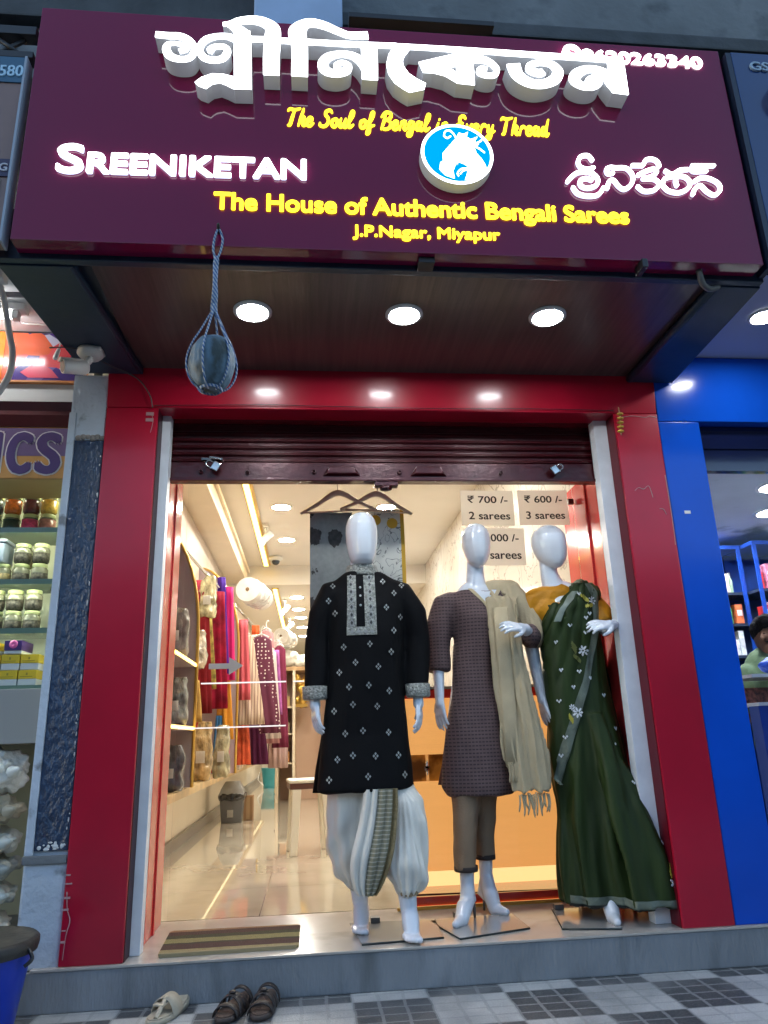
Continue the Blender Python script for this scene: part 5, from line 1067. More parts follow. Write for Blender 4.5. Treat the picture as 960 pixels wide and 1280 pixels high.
MB().tube(catmull([(x, y, 2.52), (x - .012, y + .004, 2.57), (x - .010, y + .006, 2.62), (x + .002, y + .008, 2.662), (x + .018, y + .006, 2.62), (x + .014, y + .002, 2.57), (x, y, 2.525)]), .0042, 6).build('hanging_loop', rope, nut); MB().capsule([(x, y, 2.515), (x, y, 2.535)], (.010, .009), 8).capsule([(x, y, 2.325), (x, y, 2.345)], (.011, .010), 8).build('knot', rope, nut)
MB().capsule([(x + .002, -.952, 2.668), (x + .002, -.985, 2.664), (x + .002, -.99, 2.672)], (.008, .006, .005), 8).build('hook', black_pl, nut)

chm = thing('lemon_charm', (1.52, -.02, 2.44), 'string of small yellow shell discs hung at the right end of the red lintel', 'charm')
ym = M('yellow_shell', (.48, .30, .04), .5, var=(60, .3))
for i in range(5): MB().ellipsoid((1.523 - .002 * i, -.022, 2.412 - .023 * i), (.017, .012, .008), 12, 8).build('disc', ym, chm)
MB().tube([(1.523, -.015, 2.45), (1.522, -.022, 2.41), (1.514, -.022, 2.30)], .0028, 6).build('string', M('jute_string', (.4, .3, .15), .8), chm)

cc = thing('cctv_camera', (-.99, -.25, 2.6), 'white bullet security camera fixed under the left navy canopy beam', 'camera')
cw_m = M('camera_white', (.62, .62, .60), .35)
MB().lathe([(.001, 0), (.056, 0), (.056, -.018), (.042, -.034), (.001, -.036)], (-.955, -.235, 2.584), 24).build('mount_base', cw_m, cc); MB().box(-.99, -.90, -.28, -.20, 2.572, 2.5845).build('mount_plate', cw_m, cc, .006)
MB().tube(catmull([(-.955, -.235, 2.552), (-.957, -.245, 2.530), (-.965, -.255, 2.512)]), .017, 12).build('bracket_arm', cw_m, cc)
d_ = Vector((-.80, -.55, -.22)).normalized(); p0 = Vector((-.955, -.245, 2.495))
MB().tube([p0, p0 + d_ * .012, p0 + d_ * .10, p0 + d_ * .108], [.022, .032, .032, .031], 20).build('camera_body', cw_m, cc); MB().tube([p0 + d_ * .104, p0 + d_ * .1095], .026, 20).build('lens_window', black_pl, cc)
wv = Vector((0, 0, 1)); MB().tube([p0 + wv * .030 + d_ * .03, p0 + wv * .031 + d_ * .125], [.022, .022], 12, True, .25).build('sun_visor', cw_m, cc)
cbl = thing('camera_cable', (-.9, -.1, 2.55), 'thin cable running from the security camera across the red lintel', 'cable')
MB().tube(catmull([(-1.12, -.26, 2.582), (-1.03, -.27, 2.578), (-.97, -.22, 2.578), (-.90, -.12, 2.575), (-.80, -.03, 2.56), (-.74, -.028, 2.48), (-.725, -.012, 2.42)]), .003, 6).build('cable', M('dark_cable', (.06, .05, .05), .6), cbl)
lc = thing('lintel_wire', (.4, -.01, 2.43), 'thin sagging black wire along the bottom of the red lintel', 'cable')
MB().tube(catmull([(-.72, -.006, 2.435), (-.2, -.008, 2.444), (.05, -.008, 2.441), (.6, -.008, 2.436), (1.1, -.008, 2.441), (1.50, -.006, 2.437)], 4), .002, 6).build('wire', black_pl, lc)

foot = M('tan_insole', (.10, .062, .045), .7, bump=(120, .3)); strap_b = M('dark_brown_strap', (.025, .017, .015), .55, bump=(90, .2)); beige = M('beige_rubber', (.42, .37, .28), .6, var=(20, .15)); bsole = M('brown_sole', (.07, .05, .042), .7)
def sole_pts(L, n=28):
    out = []
    for k in range(n):
        a = 2 * math.pi * k / n; u = math.cos(a); v = math.sin(a); w_ = .040 + .008 * (1 if u > 0 else -.2) * abs(u)
        out.append((v * w_ * (1 + .12 * u), u * L / 2))
    return out
def sandal(loc, rz, ins, sole, strap, label, kind, group=None):
    s_o = thing('sandal', (0, 0, 0), label, 'sandal', group); L = .245
    P = sole_pts(L); hts = lambda y_: .018 + .014 * max(0, -y_ / (L / 2))
    m = MB(); m.loft([[(x, y, .0015) for x, y in P], [(x * 1.03, y * 1.01, hts(y) * .6) for x, y in P], [(x, y, hts(y)) for x, y in P]], True); m.build('sole', sole, s_o)
    m = MB(); m.loft([[(x * .93, y * .95, hts(y) + .0005) for x, y in P], [(x * .90, y * .93, hts(y) + .004) for x, y in P]], True); m.build('insole', ins, s_o)
    def band(y0, y1, h0, wd):
        G_ = []
        for i in range(13):
            a = math.pi * i / 12; cx_ = -.046 * math.cos(a); q = y0 + (y1 - y0) * i / 12
            G_.append((cx_, q, .016 + h0 * math.sin(a)))
        return G_
    def strip(G_, wd):
        vs = []; fs = []
        for (a_, b_, c_) in G_: vs += [(a_, b_ - wd / 2, c_), (a_, b_ + wd / 2, c_ - .004), (a_ * .94, b_ + wd / 2, c_ - .008), (a_ * .94, b_ - wd / 2, c_ - .004)]
        for i in range(len(G_) - 1):
            for j in range(4): fs.append((4 * i + j, 4 * i + (j + 1) % 4, 4 * i + 4 + (j + 1) % 4, 4 * i + 4 + j))
        m = MB(); m.add(vs, fs, True); m.build('strap', strap, s_o)
    if kind == 0:
        strip(band(.015, .015, .055, .060), .060); m = MB().tube(catmull([(-.012, .105, .022), (-.010, .07, .045), (-.006, .03, .066)]), .008, 8); m.build('toe_loop', strap, s_o); MB().box(-.02, .02, .05, .075, .048, .054).build('toe_band', strap, s_o, .002)
    else:
        strip(band(.045, -.005, .050, .03), .030); strip(band(-.005, .045, .052, .03), .028); strip(band(.075, .078, .036, .03), .022); strip(band(-.055, -.05, .055, .02), .018); MB().ellipsoid((0, .02, .070), (.014, .012, .006), 10, 6).build('buckle', strap, s_o)
    s_o.location = loc; s_o.rotation_euler = (0, 0, rz)
sandal((-.505, -.105, .0), R(158), beige, beige, beige, 'beige rubber slipper with a raised broad strap, lying before the step', 0)
sandal((-.272, -.125, .0), R(162), foot, bsole, strap_b, 'dark brown strappy sandal, left one of the brown pair', 1, 'pair of brown sandals')
sandal((-.165, -.12, .0), R(172), foot, bsole, strap_b, 'dark brown strappy sandal, right one of the brown pair', 1, 'pair of brown sandals')
db = thing('blue_dustbin', (-1.13, -.30, 0), 'blue plastic dustbin with a black lid at the lower left corner', 'dustbin'); x, y = -1.125, -.28
MB().lathe([(.13, .001), (.135, .01), (.178, .285), (.18, .29), (.001, .29)], (x, y, 0), 36).build('bucket', M('bin_blue', (.004, .035, .40), .35, var=(4, .15)), db)
MB().lathe([(.192, .270), (.196, .285), (.196, .305), (.186, .314), (.172, .306), (.06, .312), (.001, .316)], (x, y, 0), 36).build('lid', M('lid_black', (.022, .020, .018), .6, mottle=((.10, .085, .07), 6, .5, .7), bump=(30, .3)), db)
MB().tube(catmull([(x + .185, y - .05, .29), (x + .205, y - .06, .26), (x + .185, y - .07, .24)]), .006, 8).build('handle', black_pl, db)
# ------------------------------------------------------------------ mannequins
gloss_w = M('gloss_white_mannequin', (.70, .73, .78), .12, spec=.6, coat=.5)
def egg(mb, c, rx, ry, h, turn=0., jaw=False):
    """smooth featureless head: c = chin-level centre; profile narrows to the chin, which sits forward"""
    P = [(0, .10, -.30), (.03, .34, -.30), (.09, .55, -.24), (.18, .72, -.17), (.30, .86, -.10), (.45, .96, -.04), (.60, 1, 0), (.74, .97, .02), (.86, .82, .02), (.94, .60, .01), (.985, .32, 0), (1, .08, 0)]
    if jaw: P = [(0, .12, -.22), (.02, .42, -.22), (.07, .66, -.18), (.16, .80, -.13), (.30, .90, -.08), (.45, .97, -.04), (.60, 1, 0), (.74, .97, .02), (.86, .84, .02), (.94, .62, .01), (.985, .34, 0), (1, .08, 0)]
    rings = []
    for t_, r_, f_ in P:
        ring = []
        for k in range(28):
            a = 2 * math.pi * k / 28; x = rx * r_ * math.cos(a); y = ry * (r_ * math.sin(a) + f_)
            if math.sin(a) < -.9 and .1 < t_ < .8: y -= ry * .05          # faint face ridge
            ring.append((c[0] + x * math.cos(turn) - y * math.sin(turn), c[1] + x * math.sin(turn) + y * math.cos(turn), c[2] + t_ * h))
        rings.append(ring)
    return mb.loft(rings)
def hand(mb, wrist, direction, palm_n, thumb_side, s=1., curl=.35, spread=.05):
    """palm and five separate fingers; direction = along the fingers, palm_n = out of the palm"""
    w_ = Vector(wrist); d = Vector(direction).normalized(); n = Vector(palm_n); n = (n - d * n.dot(d)).normalized(); side = d.cross(n) * thumb_side
    mb.capsule([w_ - d * .01 * s, w_ + d * .03 * s], (.024 * s, .026 * s), 12)
    for q in (-.024, -.008, .008, .024): mb.capsule([w_ + d * .02 * s + side * q * .6 * s, w_ + d * .085 * s + side * q * 1.15 * s], (.015 * s, .0125 * s), 10)
    for q, L in ((.030, .070), (.010, .080), (-.010, .075), (-.030, .058)):
        p = w_ + d * .085 * s + side * q * 1.08 * s; pts = [p]; ang = 0
        for k, seg in enumerate((.44, .32, .24)):
            ang += curl * (.5 + .5 * k); v = d * math.cos(ang) + n * math.sin(ang) + side * (q / .03) * spread
            p = p + v.normalized() * L * seg * s; pts.append(p)
        mb.capsule(pts, (.0098 * s, .0090 * s, .0082 * s, .0070 * s), 10)
    b_ = w_ + d * .025 * s + side * .026 * s
    mb.capsule([b_, b_ + (d * .7 + side * .55 + n * .25).normalized() * .040 * s, b_ + (d * .9 + side * .38 + n * .42).normalized() * .075 * s], (.013 * s, .011 * s, .008 * s), 10)
def foot_m(mb, ankle, toe, s=1., heel_up=0.):
    a = Vector(ankle); t_ = Vector(toe); f_ = Vector((t_.x - a.x, t_.y - a.y, 0)).normalized(); sd = Vector((f_.y, -f_.x, 0))
    g_ = t_.z
    heel = Vector((a.x, a.y, 0)) - f_ * .035 * s; heel.z = g_ + .018 + heel_up
    ball = t_ - f_ * .07 * s; ball.z = g_ + .012
    mb.capsule([a, heel + Vector((0, 0, .012))], (.034 * s, .028 * s), 14)
    mb.capsule([a + f_ * .015 * s, (a + ball) / 2 + Vector((0, 0, .012)), ball], (.036 * s, .036 * s, .030 * s), 14)
    mb.capsule([heel, (heel + ball) / 2 + Vector((0, 0, .006 + heel_up * .2)), ball], (.026 * s, .026 * s, .028 * s), 14)
    for q, L, r_ in ((-.020, .062, .0135), (-.004, .064, .011), (.009, .058, .010), (.019, .050, .009), (.028, .040, .0085)):
        mb.capsule([ball + sd * q * s, ball + sd * q * 1.05 * s + f_ * L * s - Vector((0, 0, .002))], (.015 * s, r_ * s), 10)
plate_m = M('tempered_base_plate', (.30, .29, .27), .12, coat=.4)
plate_e = M('plate_edge', (.02, .03, .03), .3)
def base_plate(root, pts):
    MB().extr(pts, 'Z', .1465, .1525).build('base_plate', plate_m, root, .0015)
    m = MB(); m.tube([(x, y, .1495) for x, y in pts[:3]], .0038, 6); m.build('plate_edge', plate_e, root)
    cx_ = sum(p[0] for p in pts) / len(pts); cy_ = max(p[1] for p in pts); MB().box(cx_ - .10, cx_ - .06, cy_ - .04, cy_, .153, .175).build('fixing_clip', grey_pl, root, .003)
MG = 'mannequins dressed before the glass'

# ---- male in black kurta and dhoti
ma = thing('mannequin', (.25, .2, .146), 'white faceless male mannequin in a black embroidered kurta and white dhoti', 'mannequin', MG)
mb = MB(); egg(mb, (.246, .185, 1.700), .0775, .098, .268, R(4), True)
mb.capsule([(.247, .205, 1.76), (.245, .205, 1.69), (.243, .205, 1.60)], (.055, .056, .066), 18)
mb.capsule([(.25, .21, 1.57), (.255, .20, 1.3), (.245, .2, 1.05), (.24, .2, .80)], (.10, .13, .12, .12), 20, .65)
for sx, sh_, el, wr in ((-1, (.115, .21, 1.585), (.035, .215, 1.34), (.020, .165, 1.10)), (1, (.415, .21, 1.585), (.488, .215, 1.34), (.482, .165, 1.10))): mb.capsule([Vector(sh_) + Vector((0, 0, -.02)), el, wr], (.042, .036, .025), 14)
hand(mb, (.020, .160, 1.095), (.06, -.10, -1), (.85, .30, 0), -1, .96, .30); hand(mb, (.482, .160, 1.092), (.02, -.10, -1), (-.85, .30, 0), 1, .96, .30)
mb.capsule([(.16, .24, .80), (.19, .27, .50), (.215, .315, .24)], (.085, .055, .034), 16); mb.capsule([(.34, .18, .80), (.385, .15, .50), (.40, .115, .24)], (.085, .055, .034), 16)
foot_m(mb, (.218, .32, .23), (.205, .17, .153)); foot_m(mb, (.402, .12, .23), (.405, -.005, .153))
solid('body', mb, gloss_w, ma, .004, 5)
blk = M('black_cotton', (.0035, .0035, .0042), .7, bump=(170, .12), spec=.12)
def slope_fold(a, z): return .012 * math.sin(5 * a + 3 * z) * max(0, min(1, (1.3 - z) / .5))
mb = MB(); mb.loft(ell_rings([(.708, .236, .213, .185, .150), (.80, .238, .206, .19, .142), (.94, .244, .192, .2, .128), (1.10, .250, .178, .2, .125), (1.25, .256, .172, .2, .122), (1.38, .262, .174, .2, .124), (1.50, .264, .182, .205, .118), (1.57, .266, .192, .21, .104), (1.612, .264, .178, .212, .090), (1.645, .258, .128, .212, .080), (1.668, .248, .085, .208, .076)], 48, 2.25, slope_fold))
for sx, P in ((-1, [(.16, .21, 1.585), (.118, .21, 1.570), (.058, .215, 1.47), (.040, .215, 1.36), (.034, .20, 1.24), (.022, .170, 1.110)]), (1, [(.37, .21, 1.585), (.412, .21, 1.570), (.474, .215, 1.47), (.490, .215, 1.36), (.488, .20, 1.24), (.484, .170, 1.110)])):
    mb.tube(P, (.06, .074, .070, .063, .061, .050), 22)
ku = solid('kurta', mb, blk, ma, .007, 12, wrinkler(.010, 8, 8, 3.0, 4.0))
MB().loft(ell_rings([(.700, .237, .228, .275, .045), (.80, .238, .215, .27, .05), (.98, .246, .19, .25, .06)], 40, 2.4)).build('back_panel', blk, ku)
slv = M('silver_embroidery', (.33, .335, .30), .42, metal=.25, bump=(120, .8), var=(90, .6)); t, b = nodes_of(slv)
thread = M('silver_thread', (.34, .345, .33), .4, metal=.25); darkth = M('dark_thread', (.03, .03, .03), .6)
MB().loft(ell_rings([(1.652, .247, .088, .205, .082), (1.668, .246, .080, .203, .077), (1.690, .245, .074, .202, .072), (1.704, .245, .071, .202, .069)], 40, 2.1)).build('collar', slv, ku)
bv = bvh_of(ku)
m = MB(); skin_grid(m, bv, [(1.366 + .02 * i, .164 - .0 + .010 * i / 15, .207 + .004 * i / 15) for i in range(15)], 4, .004); skin_grid(m, bv, [(1.366 + .02 * i, .247 - .003 * i / 15, .298 + .0 * i / 15) for i in range(15)], 4, .004); skin_grid(m, bv, [(1.366 + .012 * i, .164, .298) for i in range(4)], 8, .0045)
pl = m.build('placket', slv, ku)
m = MB()
def diamond(mb, bv, x, z, w_, h, off=.005, th=.0015, y0=-3.0):
    p, n = hit(bv, x, z, off, y0)
    if p is None: return
    u = Vector((1, 0, 0)); u = (u - n * u.dot(n)).normalized(); v = n.cross(u).normalized(); v = v if v.z > 0 else -v
    q = [p + u * w_, p + v * h, p - u * w_, p - v * h]; mb.add(q + [a - n * th * 2 for a in q], [(0, 1, 2, 3), (7, 6, 5, 4), (0, 4, 5, 1), (1, 5, 6, 2), (2, 6, 7, 3), (3, 7, 4, 0)])
bp_ = bvh_of(pl)
for i in range(7):
    for x in (.187, .273): diamond(m, bp_, x, 1.42 + .036 * i, .012, .017, .002)
for i in range(4): diamond(m, bp_, .186 + .030 * i, 1.381, .012, .009, .002)
m.build('thread_diamond', thread, pl)
m = MB()
for i in range(7):
    for x in (.187, .273): diamond(m, bp_, x, 1.42 + .036 * i, .0065, .010, .0042)
m.build('thread_centre', darkth, pl)
for z in (1.585, 1.545, 1.50): 
    p, n = hit(bv, .228, z, .004); MB().ellipsoid(p, (.0055, .005, .0055), 8, 6).build('button', M('pearl_button', (.7, .7, .68), .2), ku)
m = MB()
for px_, z in ((.105, 1.60), (.085, 1.53), (.115, 1.47), (.335, 1.615), (.425, 1.60), (.385, 1.56), (.345, 1.49), (.41, 1.45), (.375, 1.385), (.15, 1.315), (.265, 1.325), (.36, 1.29), (.20, 1.245), (.30, 1.225), (.13, 1.205), (.17, 1.14), (.255, 1.145), (.345, 1.12), (.105, 1.04), (.185, 1.065), (.29, 1.055), (.15, .945), (.225, .955), (.335, .945), (.115, .84), (.18, .855), (.275, .85), (.375, .85), (.08, .76), (.24, .77), (.40, .77)):
    for dx, dz in ((0, .0092), (0, -.0092), (.0078, 0), (-.0078, 0)): diamond(m, bv, px_ + dx, z + dz, .0046, .0062, .0045)
m.build('motif_embroidery', thread, ku)
for x, y in ((.0215, .166), (.4835, .166)):
    MB().loft([[(x + (y_ - y) * 0 + r_ * math.cos(a), y + r_ * math.sin(a) * 1.02 + dy, z) for a in [2 * math.pi * k / 28 for k in range(28)]] for z, r_, dy, y_ in ((1.092, .049, -.002, y), (1.10, .0555, 0, y), (1.125, .0565, .003, y), (1.150, .0585, .008, y), (1.152, .054, .008, y))]).build('cuff', slv, ku)
# dhoti trousers
dho = M('ivory_silk', (.74, .71, .63), .32, spec=.4, bump=(7, .25), stretch=(4, 4, 1.0), var=(4, .08))
mb = MB()
mb.loft(ell_rings([(.305, .212, .034, .295, .045), (.325, .208, .066, .288, .082), (.36, .202, .088, .275, .10), (.42, .195, .106, .26, .115), (.49, .186, .112, .25, .122), (.585, .182, .115, .235, .12), (.70, .185, .112, .22, .115), (.80, .20, .11, .20, .11)], 40, 2.1, lambda a, z: .035 * math.sin(7 * a + 5 * z) * min(1, (z - .29) * 6)))
mb.loft(ell_rings([(.375, .295, .05, .20, .06), (.44, .292, .09, .195, .09), (.56, .288, .11, .19, .105), (.70, .275, .12, .195, .10), (.80, .26, .12, .20, .09)], 36, 2.1))
mb.loft(ell_rings([(.300, .399, .032, .115, .040), (.322, .400, .056, .114, .066), (.36, .399, .075, .118, .080), (.42, .396, .090, .130, .092), (.49, .392, .093, .145, .098), (.585, .390, .098, .16, .10), (.66, .380, .102, .178, .10), (.72, .350, .10, .195, .09), (.80, .31, .10, .20, .09)], 40, 2.1, lambda a, z: .035 * math.sin(6 * a + 4 * z + 1) * min(1, (z - .29) * 6)))
def drape_fold(me):
    wrinkler(.009, 10, 10, 3.0, 8.0)(me)
    nn = [v.normal.copy() for v in me.vertices]
    for v, n in zip(me.vertices, nn):
        p = v.co; r_ = p.x > .30; cx_ = .39 if r_ else .19
        sag = p.z * 30 + 46 * (p.x - cx_) * (1 if r_ else -1) * .35 + 3.2 * ((p.x - cx_) / .1) ** 2 + 1.6 * noise.noise(p * 6)
        k = max(0, min(1, (.70 - p.z) * 5)) * (.55 if r_ else .35)
        rad = 30 * math.atan2(p.y - (.11 if r_ else .26), p.x - cx_)
        v.co = p + n * (.014 * k * math.sin(sag) + .005 * math.sin(rad * .42 + 4 * p.z) * max(0, min(1, (.78 - p.z) * 3)))
    me.update()
dh = solid('dhoti_trousers', mb, dho, ma, .006, 6, drape_fold)
bd = bvh_of(dh)
rows_ = [(.72, .222, .362), (.65, .212, .360), (.585, .198, .354), (.53, .182, .347), (.49, .170, .340), (.44, .160, .326), (.40, .160, .312), (.365, .166, .296), (.335, .176, .280), (.312, .192, .262)]
RR = [(z,) + interp([r for r in rows_], z) for z in [.315 + .0135 * i for i in range(31)]]
m = MB()
def pleats(rows, a, b_, off, y_front=lambda z: .035 + .12 * max(0, (.45 - z))):
    m = MB(); n = 20; vs = []
    for z, xl, xr in rows:
        for j in range(n + 1):
            q = a + (b_ - a) * j / n; vs.append((xl + (xr - xl) * q, y_front(z) - .014 * abs(math.sin(q * math.pi * 4.5)) - off + .03 * (q - .5) ** 2, z))
    k = len(vs); vs += [(x, y + .012, z) for x, y, z in vs]; fs = []
    for i in range(len(rows) - 1):
        for j in range(n):
            q = (i * (n + 1) + j, i * (n + 1) + j + 1, (i + 1) * (n + 1) + j + 1, (i + 1) * (n + 1) + j); fs += [q, tuple(x + k for x in reversed(q))]
    m.add(vs, fs, True); return m
yf = lambda z: .040 + .35 * max(0, .47 - z) ** 1.2
zar = striped('zari_border', (.235, .215, .14), (.46, .43, .34), 60, 2, .28); plp = pleats(RR, 0, .46, 0, yf).build('pleat_panel', dho, dh)
pleats(RR, .42, .85, .004, yf).build('zari_border', zar, dh); pleats(RR, .85, 1.0, .006, yf).build('zari_border', M('bronze_zari', (.24, .185, .09), .4, metal=.3, bump=(90, .4)), dh)
MB().tube([(.355 + .04 * math.cos(a), .115 + .05 * math.sin(a), .312) for a in []] or [(.368, .09, .315), (.40, .072, .312), (.432, .09, .315)], .010, 8).build('ankle_band', M('tan_band', (.30, .22, .12), .6), dh)
base_plate(ma, [(.20, .045), (.53, .075), (.545, .38), (.17, .40)])

# ---- woman in brown kurta with beige shawl
wo = thing('mannequin', (.75, .36, .146), 'white female mannequin in a brown checked kurta with a beige shawl on one shoulder', 'mannequin', MG)
mb = MB(); egg(mb, (.838, .335, 1.722), .074, .090, .230, R(-3))
mb.capsule([(.835, .355, 1.79), (.828, .358, 1.70), (.825, .358, 1.62), (.825, .362, 1.56)], (.044, .045, .056, .085), 18, .9)
mb.capsule([(.82, .36, 1.56), (.80, .36, 1.3), (.77, .37, 1.0), (.76, .38, .80)], (.105, .095, .12, .11), 20, .65); mb.capsule([(.675, .36, 1.535), (.82, .36, 1.560), (.975, .36, 1.535)], (.034, .045, .034), 16)
mb.capsule([(.672, .36, 1.535), (.618, .365, 1.33), (.608, .325, 1.095)], (.046, .034, .023), 14); hand(mb, (.608, .322, 1.09), (-.02, -.20, -1), (.8, .5, 0), -1, .88, .25)
mb.capsule([(.985, .36, 1.565), (1.100, .335, 1.355), (1.005, .165, 1.392)], (.046, .036, .025), 14); hand(mb, (1.0, .158, 1.393), (-.80, -.42, .06), (-.3, .6, -.7), 1, .88, .30)
mb.capsule([(.715, .36, .80), (.70, .35, .52), (.690, .335, .28)], (.06, .038, .031), 16); mb.capsule([(.80, .39, .80), (.81, .43, .52), (.806, .465, .30)], (.055, .036, .031), 16)
def heel_foot(mb, an, toe):
    a = Vector(an); t_ = Vector(toe); f_ = Vector((t_.x - a.x, t_.y - a.y, 0)).normalized(); hl = Vector((a.x, a.y, .225)) - f_ * .030; ball = t_ - f_ * .065 + Vector((0, 0, .008))
    mb.capsule([a, a + Vector((0, 0, -.05)) + f_ * .01, (a + ball) / 2 + Vector((0, 0, -.012)), ball], (.032, .034, .036, .031), 16); mb.capsule([a, hl, hl * .5 + ball * .5 + Vector((0, 0, .01)), ball], (.03, .025, .022, .022), 14)
    mb.capsule([ball, t_ + Vector((0, 0, .004))], (.030, .016), 14)
heel_foot(mb, (.690, .33, .28), (.605, .205, .160)); heel_foot(mb, (.806, .46, .30), (.868, .375, .160))
solid('body', mb, gloss_w, wo, .004, 5)
MB().tube([(.72, .36, .21), (.722, .365, .153)], [.008, .005], 8).build('heel_spike', grey_pl, wo); MB().tube([(.795, .482, .21), (.792, .485, .153)], [.008, .005], 8).build('heel_spike', grey_pl, wo)
kb = M('brown_checked_cotton', (.085, .055, .055), .7, spec=.2); t, b = nodes_of(kb); X, Y, Z, V = xyz(t)
fz = mth(t, 'FRACT', mth(t, 'ADD', mth(t, 'MULTIPLY', Z, 62), 90)); fx_ = mth(t, 'FRACT', mth(t, 'ADD', mth(t, 'MULTIPLY', X, 62), 90))
dash = mth(t, 'MULTIPLY', mth(t, 'LESS_THAN', fz, .38), mth(t, 'LESS_THAN', fx_, .72)); nz = t.nodes.new('ShaderNodeTexNoise'); nz.inputs['Scale'].default_value = 30; t.links.new(V, nz.inputs[0])
t.links.new(mixc(t, mth(t, 'MULTIPLY', dash, .8), mixc(t, nz.outputs[0], (.105, .066, .064), (.165, .108, .102)), (.038, .026, .030)), b.inputs['Base Color'])
mb = MB(); mb.loft(ell_rings([(.655, .785, .150, .36, .115), (.70, .792, .182, .365, .125), (.80, .787, .170, .365, .122), (.99, .780, .136, .36, .115), (1.12, .790, .118, .36, .10), (1.25, .796, .106, .36, .092), (1.36, .815, .112, .355, .10), (1.46, .822, .128, .35, .108), (1.53, .826, .150, .355, .096), (1.575, .826, .162, .36, .078), (1.605, .826, .138, .362, .066)], 48, 2.2, lambda a, z: .02 * math.sin(4 * a + 2 * z) * max(0, min(1, (1.1 - z) * 3))))
mb.tube([(.72, .36, 1.57), (.672, .36, 1.545), (.636, .362, 1.44), (.622, .362, 1.33), (.617, .355, 1.222)], (.05, .064, .062, .057, .054), 20); mb.capsule([(.98, .36, 1.553), (1.06, .35, 1.43), (1.085, .315, 1.36), (1.045, .235, 1.375)], (.06, .058, .056, .046), 18)
kw = solid('kurta', mb, kb, wo, .007, 9, wrinkler(.011, 9, 9, 3.6, 2.0)); bk_ = bvh_of(kw)
MB().loft(ell_rings([(.705, .68, .085, .41, .05), (.82, .70, .075, .41, .05), (.95, .72, .05, .40, .05)], 28, 2.2)).build('side_flare', M('plum_lining', (.075, .018, .022), .7), kw)
m = MB()   # neckline opening showing the chest, with a beige band
nk = MB(); skin_grid(nk, bk_, [(1.52 + .0105 * i, .862 - .0085 * i - .001, .862 + .0075 * i + .001) for i in range(9)], 6, .0025); nk.build('neck_opening', gloss_w, kw)
for s_ in (-1, 1):
    skin_grid(m, bk_, [(1.505 + .0115 * i, (.860 if s_ < 0 else .864) + s_ * (.0085 if s_ < 0 else .0075) * i - .010, (.860 if s_ < 0 else .864) + s_ * (.0085 if s_ < 0 else .0075) * i + .010) for i in range(10)], 3, .005)
bg_ = M('beige_cotton', (.50, .40, .25), .75, spec=.2, bump=(140, .2), var=(6, .12)); m.build('neck_band', bg_, kw)
shw = MB()
for P, Rr in (([(.955, .335, 1.615), (.93, .262, 1.56), (.925, .235, 1.40), (.935, .225, 1.2), (.955, .220, 1.0), (.972, .215, .82), (.985, .205, .68)], [.085, .082, .074, .086, .10, .106, .088]),):
    rings = []
    for (x, y, z), r_ in zip(P, Rr): rings.append([(x + r_ * math.cos(a) * (1 + .0 * math.sin(3 * a)), y + .016 * math.sin(a) + .012 * math.sin(4.2 * math.cos(a) * 1.6 + 2 * z), z + .010 * math.sin(a)) for a in [2 * math.pi * k / 48 for k in range(48)]])
    shw.loft(rings)
shw.capsule([(.90, .36, 1.617), (.985, .352, 1.610), (1.03, .345, 1.57)], (.045, .058, .058), 16); shw.capsule([(1.0, .345, 1.58), (1.075, .335, 1.47), (1.10, .315, 1.39)], (.072, .072, .066), 18); shw.capsule([(.96, .36, 1.58), (.98, .44, 1.4), (1.0, .45, 1.1)], (.07, .07, .08), 14, .4)
def shawl_fold(me):
    wrinkler(.010, 17, 17, 2.2, 6.0)(me)
    nn = [v.normal.copy() for v in me.vertices]
    for v, n in zip(me.vertices, nn):
        p = v.co; k = max(.25, min(1, (1.62 - p.z) * 3)); xx_ = p.x - .06 * (1.4 - p.z)
        v.co = p + n * k * (.0045 * math.sin(150 * xx_ + 5 * noise.noise(p * 4)) + .002 * math.sin(330 * xx_ + 3 * noise.noise(p * 7)))
    me.update()
shl = solid('shawl', shw, bg_, wo, .006, 3, shawl_fold)
rg4 = random.Random(4)
m = MB()
for i in range(15):
    x = .925 + i * .0095; L = rg4.uniform(.06, .10); z0 = .66 + .012 * rg4.random()
    m.tube(catmull([(x, .205, z0), (x + rg4.uniform(-.006, .006), .202, z0 - L * .5), (x + rg4.uniform(-.012, .014), .205, z0 - L)], 3), [.0042] * 6 + [.002], 6)
m.build('fringe', bg_, shl)
m = MB()
for i in range(6):
    x = .884 + i * .0085; m.tube(catmull([(x, .200, .80), (x + .004, .197, .76), (x + rg4.uniform(-.008, .01), .198, .715)], 3), [.004] * 6 + [.002], 6)
m.build('fringe', bg_, shl)
MB().loft([[(.903 + .034 * math.cos(a) + .010 * (1.5 - z), .212 + .012 * math.sin(a) - .004, z) for a in [2 * math.pi * k / 24 for k in range(24)]] for z in (.79, .95, 1.15, 1.35, 1.5)]).build('front_fold', bg_, shl)
pt = M('taupe_cotton', (.26, .18, .115), .7, spec=.2, bump=(120, .2), var=(5, .1)); mb = MB()
mb.loft(ell_rings([(.352, .690, .050, .338, .060), (.50, .700, .056, .35, .068), (.66, .715, .068, .36, .08), (.82, .73, .085, .37, .09)], 32, 2.1)); mb.loft(ell_rings([(.380, .806, .043, .452, .055), (.52, .81, .048, .44, .062), (.66, .82, .06, .42, .075), (.82, .80, .08, .39, .09)], 32, 2.1))
trw = solid('trousers', mb, pt, wo, .006, 3, wrinkler(.010, 10, 10, 6, 1.0)); dbr = M('dark_hem', (.03, .018, .014), .7)
